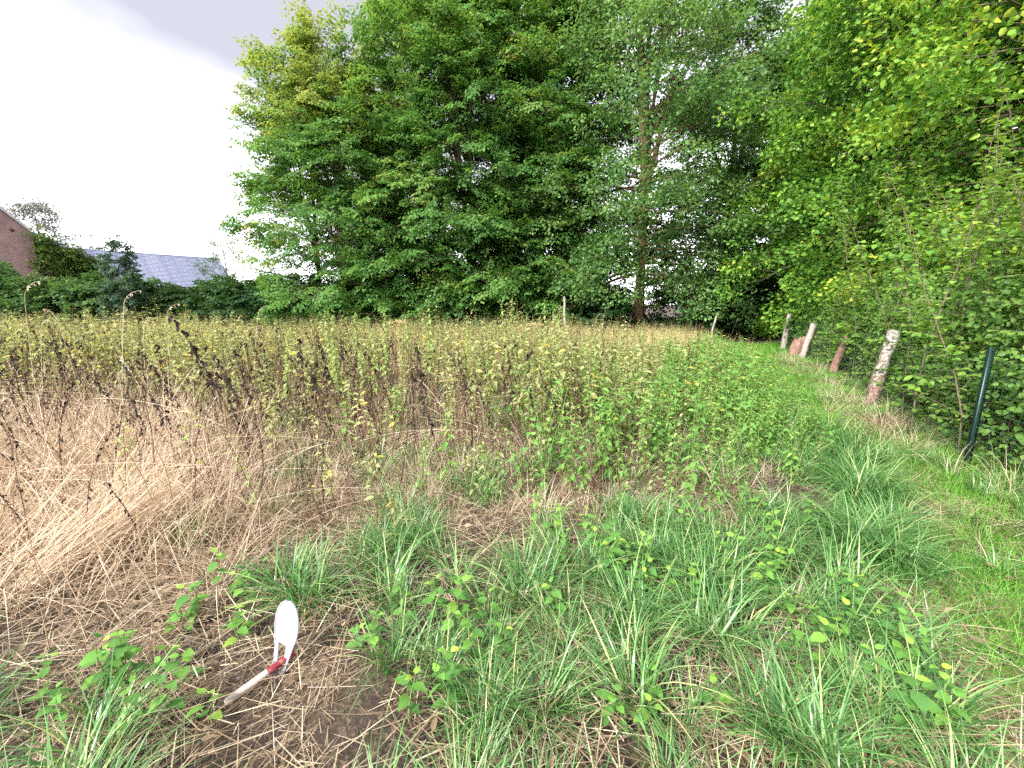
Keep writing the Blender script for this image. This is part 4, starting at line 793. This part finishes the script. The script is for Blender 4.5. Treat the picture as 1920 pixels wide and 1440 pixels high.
# ---- green grass
tf_src = Src('grass_tuft_source')
for k in range(7): tf_src.add(clump(260+k, 90, .085, (.20, .46), (.0045, .0095), (.03, .6), (.5, 2.1), (.46, .28), M['grass'], 6))
x, y = cand(rng, 60, .8, 13); e_, fr, inf, stw, gld, grn = zones(x, y)
bare = np.zeros(len(x))
for (px, py, r) in ((470, 1275, .42), (620, 1260, .24), (380, 1180, .4), (330, 1330, .35), (780, 1410, .30), (1080, 1430, .22), (120, 1330, .5), (560, 1420, .2)):
    p = G(px, py); bare = np.maximum(bare, np.exp(-((x-p[0])**2+(y-p[1])**2)/r**2))
fore = sstep(.35, -.1, fr)*(e_ > -.05); edge = np.exp(-((e_-.30)/.32)**2)*sstep(1.2, 2.0, y)
left = sstep(-.75, -1.3, x)
pr = np.clip(fore*np.clip(.53+.75*wob(x, y, 2.1, 2), .15, 1)*(1-.95*bare)*(1-.45*left) + .30*edge*np.clip(.2+1.1*wob(x, y, 2.2, 6), 0, 1) + .10*inf*(1-stw), 0, 1)
sk = G(470, 1300); sk2 = G(430, 1390); ok = (rng.random(len(x)) < pr) & lod(rng, y, 5, 1) & (np.hypot(x-sk[0], y-sk[1]) > .36) & (np.hypot(x-sk2[0], y-sk2[1]) > .24) & (np.hypot(x-sk[0]-.14, y-sk[1]-.1) > .36); x, y, ed = x[ok], y[ok], edge[ok]; fz = fore[ok]
big = np.where((ed > .45) & (y < 9))[0][::3][:34]; mask = np.ones(len(x), bool); mask[big] = False
scatter('green_grass', tf_src, x[mask], y[mask], rng, rng.uniform(.55, 1.12, mask.sum()), 'long arching green grass around the white paddle and nettles', 'grass', .12)
sk = G(478, 1290); r2 = np.random.default_rng(9); n = 60; X_ = sk[0]+r2.uniform(-.38, .38, n); Y_ = sk[1]+r2.uniform(-.3, .3, n); cl_ = Src('chaff_source')
for k in range(3):
    a = Acc(); m = 30; b0 = np.stack([r2.uniform(-.1, .1, m), r2.uniform(-.1, .1, m), r2.uniform(.001, .008, m)], -1); blades(a, r2, b0, r2.uniform(0, 6.28, m), r2.uniform(1.5, 1.6, m), 0, r2.uniform(.02, .10, m), r2.uniform(.001, .003, m), np.clip(r2.normal(.4, .3, m), 0, 1), 2, tip=.6); cl_.add(a.mesh('chaff', M['litter']))
scatter('chaff', cl_, X_, Y_, r2, r2.uniform(.7, 1.2, n), 'fine broken straw on the dark soil around the wooden stick', 'straw', .02)
ts = [clump(280+k, 150, .10, (.30, .60), (.0045, .0085), (.05, .65), (1.0, 2.5), (.46, .28), M['grass'], 6) for k in range(4)]
for q, i in enumerate(big):
    o = obj('grass_tussock', ts[q % 4], None, (x[i], y[i], float(zg(x[i], y[i]))), (0, 0, rng.uniform(0, 6.28)), rng.uniform(.8, 1.15)); tag(o, 'drooping long green grass tussock at the edge of the path', 'grass tussock', 'grass tussocks along the path')
# short turf on the path and beyond
tu_src = Src('turf_source')
for k in range(6): tu_src.add(clump(300+k, 110, .15, (.04, .13), (.0022, .0042), (.05, .8), (.2, 1.3), (.45, .2), M['turf'], 3))
x, y = cand(rng, 120, .8, 17); e_, fr, inf, stw, gld, grn = zones(x, y); onp = sstep(.35, 0, e_); rt = pathR(y)-x
sp_ = np.zeros(len(x))
for (px, py, r) in ((1720, 960, .32), (1645, 800, .42), (1860, 1430, .36), (1510, 690, .9), (1570, 725, .5)):
    p = G(px, py); sp_ = np.maximum(sp_, np.exp(-((x-p[0])**2+(y-p[1])**2)/r**2))
pr = onp*(rt > -.9)*np.clip(.8+.3*wob(x, y, 1.6, 8), 0, 1)*(1-.9*sp_) ; ok = (rng.random(len(x)) < pr) & lod(rng, y, 7, 1); x, y = x[ok], y[ok]
scatter('turf', tu_src, x, y, rng, rng.uniform(.6, 1.25, len(x))*(1+.04*y), 'short bright green turf of the trodden path', 'grass', .06)
x, y = cand(rng, 26, 9, 24); e_, fr, inf, stw, gld, grn = zones(x, y); ok = (rng.random(len(x)) < (x > 1.5)*(e_ > -.3)*.8) & lod(rng, y, 12, 1); x, y = x[ok], y[ok]
scatter('meadow_grass', tu_src, x, y, rng, rng.uniform(1.2, 2.4, len(x)), 'short green meadow grass around the thin pale stake', 'grass', .06)
# straw fringe at the foot of the hedge
x, y = cand(rng, 24, 1.2, 13); rt = x-pathR(y); ok = rng.random(len(x)) < np.exp(-((rt-.15)/.30)**2)*np.clip(.6+.6*wob(x, y, 1.2, 9), .1, 1)*(x > 0); x, y = x[ok], y[ok]
scatter('hedge_straw', dg_src, x, y, rng, rng.uniform(.35, .75, len(x)), 'pale dry grass along the foot of the hedge', 'grass', .12, pick=rng.integers(0, 6, len(x)))
x, y = cand(rng, 24, 1.2, 14); rt = x-pathR(y); ok = rng.random(len(x)) < np.exp(-((rt-.1)/.5)**2)*.5*(x > 0); x, y = x[ok], y[ok]
scatter('verge_grass', tf_src, x, y, rng, rng.uniform(.4, .75, len(x)), 'rough green grass along the foot of the hedge', 'grass', .12)

# ================================================================== SINGLE PLANTS
def leaf_single(tv):
    """toothed nettle leaf, 1 long, folded and curling down"""
    n = 7; f = np.linspace(0, 1, n); wv = .34*np.sin(np.pi*np.clip(f, .02, 1)**.72); V = []; a = Acc()
    for i, fi in enumerate(f):
        z = -.30*fi**2.2; jag = .035 if i % 2 else -.02
        V += [[fi, 0, z-.02], [fi-.04*(i % 2), wv[i]+jag*(0 < i < n-1), z+.05*wv[i]*2], [fi-.04*(i % 2), -wv[i]-jag*(0 < i < n-1), z+.05*wv[i]*2]]
    F = []
    for i in range(n-1): F += [[3*i, 3*i+3, 3*i+4, 3*i+1], [3*i, 3*i+2, 3*i+5, 3*i+3]]
    a.add(V, F, tv); return a.mesh('nettle_leaf', M['young'], True)
LV = [leaf_single(t_) for t_ in (.15, .4, .6, .85)]
def young_stem(h):
    a = Acc(); g_ = np.linspace(0, 1, 5); tube(a, np.stack([.02*np.sin(g_*3), .015*np.cos(g_*4)-.015, h*g_], -1), .0035*(1-g_)+.0015, 5, tint=.5); return a.mesh('young_stem', M['green_stem'])
YS = [young_stem(h) for h in (.16, .24, .32)]
def young_nettle(X, Y, k, sc, label, group, rng):
    h = (.16, .24, .32)[k]; e = empty('young_nettle', (X, Y, float(zg(X, Y))), (rng.normal(0, .12), rng.normal(0, .12), rng.uniform(0, 6.28))); e.scale = (sc,)*3; tag(e, label, 'nettle', group)
    obj('stem', YS[k], e); npair = (3, 4, 5)[k]
    for j in range(npair):
        f = .35+.65*j/(npair-1); z = h*f; a0 = j*math.pi/2+rng.uniform(-.3, .3); sz = (.072 if j < npair-1 else .045)*rng.uniform(.8, 1.2)
        for s in (0, math.pi):
            el = rng.uniform(-.1, .35)+(.35 if j == npair-1 else 0); tv = min(3, max(0, int(rng.normal(.7+1.6*(j == npair-1), .7))))
            obj('leaf', LV[tv], e, (.02*math.sin(f*3)+.012*math.cos(a0+s), .012*math.sin(a0+s), z), (rng.normal(0, .25), -el, a0+s), sz)
rng = np.random.default_rng(77)
spots = [(1145, 1060, 2, 9, .16), (1200, 1110, 2, 8, .16), (1245, 1140, 1, 5, .12), (820, 1215, 2, 5, .14), (860, 1250, 1, 3, .10), (830, 1330, 1, 2, .05), (1390, 1090, 2, 5, .14), (1430, 1120, 2, 3, .1), (1600, 1190, 2, 5, .14), (1640, 1290, 2, 6, .16), (1690, 1400, 2, 5, .14), (1520, 1190, 1, 4, .1),
         (130, 1345, 2, 4, .12), (210, 1325, 1, 3, .1), (265, 1395, 2, 2, .06), (395, 1390, 0, 1, .04), (430, 1130, 1, 4, .14), (480, 1120, 0, 3, .1), (310, 1190, 0, 2, .08), (420, 1215, 0, 2, .06), (310, 1280, 0, 2, .05), (760, 1380, 1, 1, .02), (780, 1190, 1, 2, .08), (1480, 1290, 1, 2, .08), (1330, 1000, 2, 5, .2), (1470, 1010, 2, 5, .2), (700, 1230, 0, 1, .03), (1150, 1395, 0, 2, .08), (1250, 1380, 0, 3, .1)]
SPOT_LABEL = ['bright young nettle in the clump between grass tufts and dry field edge', 'young nettle with broad leaves beside the mown path grass', 'young nettle sprouting from bare soil around the white paddle', 'small bright nettle seedling between the long grass tufts']
for (px, py, k, cnt, sprd) in spots:
    c0 = G(px, py)
    for _ in range(cnt):
        X, Y = c0[0]+rng.normal(0, sprd), c0[1]+rng.normal(0, sprd*.8)+.05; lb = SPOT_LABEL[0] if 1100 < px < 1300 and py < 1200 else ('young nettle in the sparse grass below the fresh green nettle patch' if py < 1040 else 'young nettle between grass tufts and the green nettle patch' if py < 1130 else SPOT_LABEL[1] if py < 1250 else 'young nettle spilling onto the mown path grass by straw') if px > 1300 else SPOT_LABEL[2] if px < 600 else SPOT_LABEL[3]
        sv = rng.uniform(.68, .95); young_nettle(X, Y, k, sv, ('tiny ', 'short ', 'leafy ')[k]*(not lb.startswith('small'))+lb, 'young nettles in the foreground', rng)

# tall nettle spires standing above the bed
def tall_plant(name, st, lf, mats, base, top, h0, label, cat, group, part):
    """copy of a unit plant stretched and leaned so that its tip is at top"""
    d = np.asarray(top)-np.asarray(base); ln = float(np.linalg.norm(d)); q = Vector((0, 0, 1)).rotation_difference(Vector(d.tolist()))
    e = empty(name, tuple(base)); e.rotation_mode = 'QUATERNION'; e.rotation_quaternion = q; e.scale = (ln/h0,)*3; tag(e, label, cat, group); obj('stem', st, e); stuff(obj(part, lf, e)); return e
SPM = []
for k in range(4):
    r2 = np.random.default_rng(320+k); st = Acc(); lf = Acc(); g_ = np.linspace(0, 1, 9); pts = np.stack([.015*np.sin(g_*6+k), .015*np.cos(g_*5+k), g_], -1); tube(st, pts, .0035*(1-g_)+.0012, 4, tint=.5)
    m = 26; f = .35+.65*(np.arange(m)+.5)/m; PPp = np.repeat(np.stack([np.interp(f, g_, pts[:, c]) for c in range(3)], -1), 2, 0); az = np.repeat(np.arange(m)*1.57, 2)+np.tile([0, math.pi], m)+r2.normal(0, .3, 2*m); L_ = np.repeat(.088*(1-.66*(f-.35)/.65), 2)*r2.uniform(.6, 1.15, 2*m)
    leaves(lf, PPp, np.stack([np.cos(az), np.sin(az), r2.uniform(-.9, .1, 2*m)], -1), np.array([0, 0, 1.])+r2.normal(0, .3, (2*m, 3)), L_, L_*.55, np.clip(r2.normal(.48, .10, 2*m), 0, .75), NET)
    SPM.append((st.mesh('spire_stem', M['green_stem']), lf.mesh('spire_leaves', M['spire'])))
for q, (px, py, Y, lean) in enumerate(((610, 580, 6.2, -.10), (662, 585, 5.8, -.12), (716, 574, 6.5, -.05), (800, 552, 6.4, 0), (942, 562, 7.2, -.12), (958, 558, 7.4, -.14), (1018, 560, 7.0, -.12), (1012, 590, 7.4, 0), (1040, 578, 7.6, 0), (1050, 572, 7.0, .02), (872, 590, 6.6, -.02), (690, 600, 5.4, -.1), (625, 590, 5.6, .08), (540, 612, 5.2, .1), (985, 585, 7.8, -.05), (760, 592, 6.8, .03))):
    t_ = P(px, py, Y); b0 = np.array([t_[0]-lean, Y+rng.uniform(-.1, .2), 0]); b0[2] = float(zg(b0[0], b0[1])); tall_plant('nettle_spire', *SPM[q % 4], None, b0, t_, 1.0, 'tall pale green nettle spire rising above the nettle bed before dark trees', 'nettle', 'tall nettle spires', 'foliage')
# withered stalks one can pick out against the bed
DEM = []
for k in range(5):
    r2 = np.random.default_rng(340+k); st = Acc(); lf = Acc(); g_ = np.linspace(0, 1, 9); pts = np.stack([.05*np.sin(g_*2.5+k)*g_, .03*np.cos(g_*3+k)*g_, g_], -1); pts[:, 2] -= .04*g_**4; tube(st, pts, .0042*(1-g_)+.0012, 4, tint=.15)
    m = 20; f = np.sort(.38+.62*r2.random(m)**.9); PPp = np.stack([np.interp(f, g_, pts[:, c]) for c in range(3)], -1); az = r2.uniform(0, 6.28, m); L_ = .05*r2.uniform(.5, 1.25, m)
    leaves(lf, PPp, np.stack([np.cos(az)*.5, np.sin(az)*.5, -r2.uniform(.5, 1.3, m)], -1), r2.normal(0, 1, (m, 3)), L_, L_*.6, np.clip(r2.normal(.35, .25, m), 0, 1), WITH)
    DEM.append((st.mesh('withered_stem', M['stem']), lf.mesh('withered_leaves', M['dead'])))
dl = [(308, 578, 4.3, -.62), (225, 665, 4.0, -.5), (262, 640, 4.3, -.45), (375, 615, 4.6, -.55), (335, 610, 4.8, -.5), (395, 655, 4.2, -.35), (440, 640, 4.6, -.1), (500, 635, 4.8, .12), (470, 600, 5.6, -.05), (555, 625, 4.6, 0), (100, 625, 4.6, -.1), (118, 618, 4.8, .03), (165, 690, 4.0, -.3), (520, 650, 4.4, .3), (300, 720, 3.6, -.3), (600, 640, 5.0, .2), (640, 650, 4.9, -.15), (585, 665, 4.4, -.1), (700, 650, 5.2, .1), (240, 740, 3.5, -.2), (1225, 770, 3.9, .05), (860, 660, 5.0, -.1), (1300, 640, 6.5, 0)]
for q in range(38): dl.append((rng.uniform(180, 720) if q < 28 else rng.uniform(720, 1240), rng.uniform(620, 740), rng.uniform(3.6, 6.2), rng.normal(-.18, .22)))
for q, (px, py, Y, lean) in enumerate(dl):
    t_ = P(px, py, Y); b0 = np.array([t_[0]-lean, Y+rng.normal(.1, .12), 0]); b0[2] = float(zg(b0[0], b0[1])); tall_plant('withered_nettle', *DEM[q % 5], None, b0, t_, 1.0, 'withered nettle stalk hung with shrivelled black leaves standing above the bed', 'nettle', 'withered nettle stalks', 'withered_leaves')
# tall pale grasses with nodding heads
def nodding(k):
    r2 = np.random.default_rng(360+k); st = Acc(); hd_ = Acc(); ang = np.concatenate([np.linspace(.02, .12, 8), np.linspace(.25, 1.5, 6)]); sg = np.concatenate([np.full(8, .118), np.full(6, .022)])
    x_ = np.concatenate([[0], np.cumsum(np.sin(ang)*sg)]); z_ = np.concatenate([[0], np.cumsum(np.cos(ang)*sg)]); pts = np.stack([x_, 0*x_, z_], -1); tube(st, pts, np.linspace(.0015, .0007, len(x_)), 4, tint=.85)
    m = 9; f = r2.uniform(9, len(x_)-1, m); PPp = np.stack([np.interp(f, np.arange(len(x_)), pts[:, c]) for c in range(3)], -1); leaves(hd_, PPp, np.stack([r2.normal(.5, .4, m), r2.normal(0, .4, m), r2.normal(-.6, .4, m)], -1), r2.normal(0, 1, (m, 3)), .020, .005, .7)
    return st.mesh('grass_stalk', M['straw']), hd_.mesh('seed_head', M['straw'])
NOD = [nodding(k) for k in range(3)]
for q, (px, py, Y, rz) in enumerate(((18, 536, 3.6, 0), (178, 548, 4.0, .2), (205, 585, 4.5, -.3), (300, 575, 4.8, .2), (40, 600, 4.4, .5), (455, 575, 6.5, .2), (130, 585, 4.2, 3.0), (250, 600, 5.0, .6), (1110, 590, 9, .2), (1130, 600, 9.5, 3.2), (1160, 610, 10, .4), (1210, 612, 11, .1))):
    t_ = P(px, py, Y); b0 = (t_[0], Y, float(zg(t_[0], Y))); s_, h_ = NOD[q % 3]; e = empty('tall_grass', b0, (rng.normal(0, .04), rng.normal(0, .04), rz)); e.scale = ((t_[2]-b0[2])/1.0,)*3
    tag(e, 'tall pale dry grass stalk with nodding seed head above the field', 'grass stalk', 'tall nodding grasses'); obj('stalk', s_, e); obj('seed_head', h_, e)
# dried umbels
for (px, py, Y, lb) in ((745, 598, 7.0, 'dried brown umbel tilted above the nettles beside pale spires'), (975, 612, 8.0, 'flat dried brown umbel head below the paired nettle spires'), (1000, 604, 8.4, 'smaller dried umbel behind the flat umbel head')):
    t_ = P(px, py, Y); z0 = float(zg(t_[0], Y)); e = empty('dried_umbel', (t_[0], Y, z0)); tag(e, lb, 'umbel'); h = t_[2]-z0; a = Acc(); tube(a, [(0, 0, 0), (.01, 0, h*.6), (0, 0, h-.12)], [.006, .005, .004], 5, tint=.4); obj('stem', a.mesh('umbel_stem', M['gold']), e)
    r2 = np.random.default_rng(int(px)); ry = Acc(); fl_ = Acc()
    for i in range(14):
        az = i*2.4; rr = .16*math.sqrt((i+.5)/14); tip = np.array([rr*math.cos(az), rr*math.sin(az), h-.05*rr/.16+r2.normal(0, .012)]); tube(ry, [(0, 0, h-.12), tuple(tip)], .0016, 3, tint=.4)
        m = 16; leaves(fl_, tip+r2.normal(0, .018, (m, 3))*[1, 1, .4], r2.normal(0, 1, (m, 3)), np.array([0, 0, 1.])+r2.normal(0, .4, (m, 3)), .018, .014, np.clip(r2.normal(.5, .2, m), 0, 1))
    obj('rays', ry.mesh('umbel_rays', M['gold']), e); stuff(obj('seeds', fl_.mesh('umbel_seeds', M['gold']), e))
# flattened sheaf of long straw
p0, p1 = G(20, 1150), G(335, 975); r2 = np.random.default_rng(400); a = Acc(); n = 260; f = r2.random(n); ctr = (p0+p1)/2; az0 = math.atan2(*(p1-p0)[1::-1])
bse = p0[None]*(1-f[:, None]*.75)+p1[None]*f[:, None]*.75-ctr; bse[:, :2] += r2.normal(0, .10, (n, 2)); bse[:, 2] = .03+.22*r2.random(n)
blades(a, r2, bse, az0+r2.normal(0, .22, n), r2.uniform(1.0, 1.5, n), r2.uniform(-.2, .5, n), r2.uniform(.5, 1.1, n), r2.uniform(.004, .008, n), np.clip(r2.normal(.72, .18, n), 0, 1), 5, twist=1.2)
o = obj('straw_sheaf', a.mesh('straw_sheaf', M['straw']), None, (ctr[0], ctr[1], float(zg(ctr[0], ctr[1])))); tag(o, 'flattened sheaf of long straw lying slantwise at the field edge', 'straw', kind='stuff')

# ================================================================== WHITE PADDLE AND STICK
m, t, o = mat_new('white_plastic'); b = N('ShaderNodeBsdfPrincipled', t); b.inputs['Roughness'].default_value = .38
nn = N('ShaderNodeTexNoise', t); nn.inputs['Scale'].default_value = 7; nn.inputs['Detail'].default_value = 5; c = N('ShaderNodeTexCoord', t); Lk(c.outputs['Object'], nn.inputs['Vector'], t)
r = ramp(t, [(.3, (.27, .27, .32)), (.5, (.29, .29, .345)), (.7, (.30, .30, .36))], nn.outputs['Fac']); sx = N('ShaderNodeSeparateXYZ', t); Lk(c.outputs['Object'], sx.inputs[0], t); n3 = N('ShaderNodeTexNoise', t); n3.inputs['Scale'].default_value = 60; n3.inputs['Detail'].default_value = 6; Lk(c.outputs['Object'], n3.inputs['Vector'], t)
ma = N('ShaderNodeMath', t, operation='MULTIPLY_ADD'); ma.inputs[1].default_value = -.22; Lk(n3.outputs['Fac'], ma.inputs[0], t); Lk(sx.outputs[2], ma.inputs[2], t)
mr = N('ShaderNodeMapRange', t); mr.inputs[1].default_value = -.09; mr.inputs[2].default_value = -.05; mr.inputs[3].default_value = .75; mr.inputs[4].default_value = 0; Lk(ma.outputs[0], mr.inputs[0], t)
mm = N('ShaderNodeMix', t, data_type='RGBA'); mm.inputs['B'].default_value = (.06, .045, .03, 1); Lk(mr.outputs[0], mm.inputs['Factor'], t); Lk(r.outputs[0], mm.inputs['A'], t); Lk(mm.outputs['Result'], b.inputs['Base Color'], t); Lk(b.outputs[0], o.inputs[0], t); M['plastic'] = m
M['red_paint'] = noise_mat('worn_red_paint', [(.3, (.09, .008, .014)), (.52, (.20, .016, .03)), (.66, (.22, .10, .08))], scale=55, bump=.15, rough=.5)
M['handle'] = noise_mat('pale_handle_wood', [(.3, (.32, .27, .23)), (.55, (.43, .375, .335)), (.75, (.50, .45, .41))], scale=14, stretch=(1, 1, 1), bump=.3, bscale=60, rough=.7)
zp = lambda X, Y: float(zg(X, Y))
bp0 = G(516, 1278); TILT = R_(22); pn = np.array([0, -math.cos(TILT), math.sin(TILT)])          # plane leaning away from the camera
ZB = zp(bp0[0], bp0[1]); PB = np.array([bp0[0], bp0[1], ZB])
def on_paddle(zx, zy):
    """zoomed detail coordinates (x4.8) to the leaning plane"""
    r_ = ray(350+zx/4.8, 1080+zy/4.8); o_ = np.array([0, 0, CAM_H]); tt = np.dot(PB-o_, pn)/np.dot(r_, pn); return o_+r_*tt
outer = [(775, 985), (768, 900), (770, 800), (783, 700), (792, 600), (797, 500), (797, 420), (806, 345), (826, 285), (855, 243), (893, 222), (930, 232), (965, 268), (988, 325), (1000, 400), (1001, 470), (990, 545), (967, 620), (940, 700), (912, 780), (884, 860), (858, 940), (846, 985)]
inner = [(822, 870), (816, 780), (822, 690), (829, 595), (858, 612), (893, 636), (884, 690), (866, 770), (846, 850), (832, 890)]
pe = empty('white_paddle', tuple(PB)); tag(pe, 'white plastic paddle with rounded head and slotted handle planted in the soil', 'paddle')
def ring_mesh(acc_name, outer, inner, thick, mat):
    bm = bmesh.new(); es = []
    for loop in (outer, inner):
        if not loop: continue
        vv = [bm.verts.new(tuple(on_paddle(*q)-PB)) for q in loop]
        es += [bm.edges.new((vv[i], vv[(i+1) % len(vv)])) for i in range(len(vv))]
    bmesh.ops.triangle_fill(bm, use_beauty=True, use_dissolve=False, edges=es, normal=tuple(pn))
    ext = bmesh.ops.extrude_face_region(bm, geom=bm.faces[:]); vv = [g_ for g_ in ext['geom'] if isinstance(g_, bmesh.types.BMVert)]
    bmesh.ops.translate(bm, verts=vv, vec=tuple(-pn*thick)); bmesh.ops.recalc_face_normals(bm, faces=bm.faces[:])
    be = [e_ for e_ in bm.edges if len(e_.link_faces) == 2 and e_.calc_face_angle(0) > .9]; bmesh.ops.bevel(bm, geom=be, offset=.0012, segments=2, affect='EDGES')
    me = bpy.data.meshes.new(acc_name); bm.to_mesh(me); bm.free(); me.materials.append(mat); return me
def cut(loop, lo, hi): return [q for q in loop if lo <= q[1] <= hi]
obj('blade', ring_mesh('paddle_blade', outer, inner, .006, M['plastic']), pe)
# raised rim that follows the head
a = Acc(); hp = np.array([on_paddle(*q)-PB for q in outer[4:18]]); tube(a, hp+pn*.001-pn*.003, .0042, 6); obj('rim', a.mesh('paddle_rim', M['plastic'], True), pe)
pc = on_paddle(852, 775); ne = G(427, 1322, .012); ne[2] = zp(ne[0], ne[1])+.014; pc2 = pc.copy(); dr = pc2-ne; ln = np.linalg.norm(dr); dr = dr/ln
se = empty('wooden_stick', tuple(ne)); tag(se, 'pale round tool handle with red painted end poking through the white paddle', 'stick')
f1 = ln*.74
def stk(name, s0, s1, r0, r1, mat, par=se, cap=True):
    a = Acc(); f = np.linspace(s0, s1, 7); tube(a, dr[None]*f[:, None], np.linspace(r0, r1, 7), 16, cap=cap); return obj(name, a.mesh(name, M[mat], False), par)
stk('shaft', 0.0, f1, .0165, .0150, 'handle'); stk('rounded_end', -.008, -.0005, .011, .0163, 'handle'); stk('red_end', f1+.0005, ln*1.27, .0152, .0128, 'red_paint')
for o_ in [c_ for c_ in se.children]:
    o_.data.polygons.foreach_set('use_smooth', [len(p_.vertices) == 4 for p_ in o_.data.polygons])
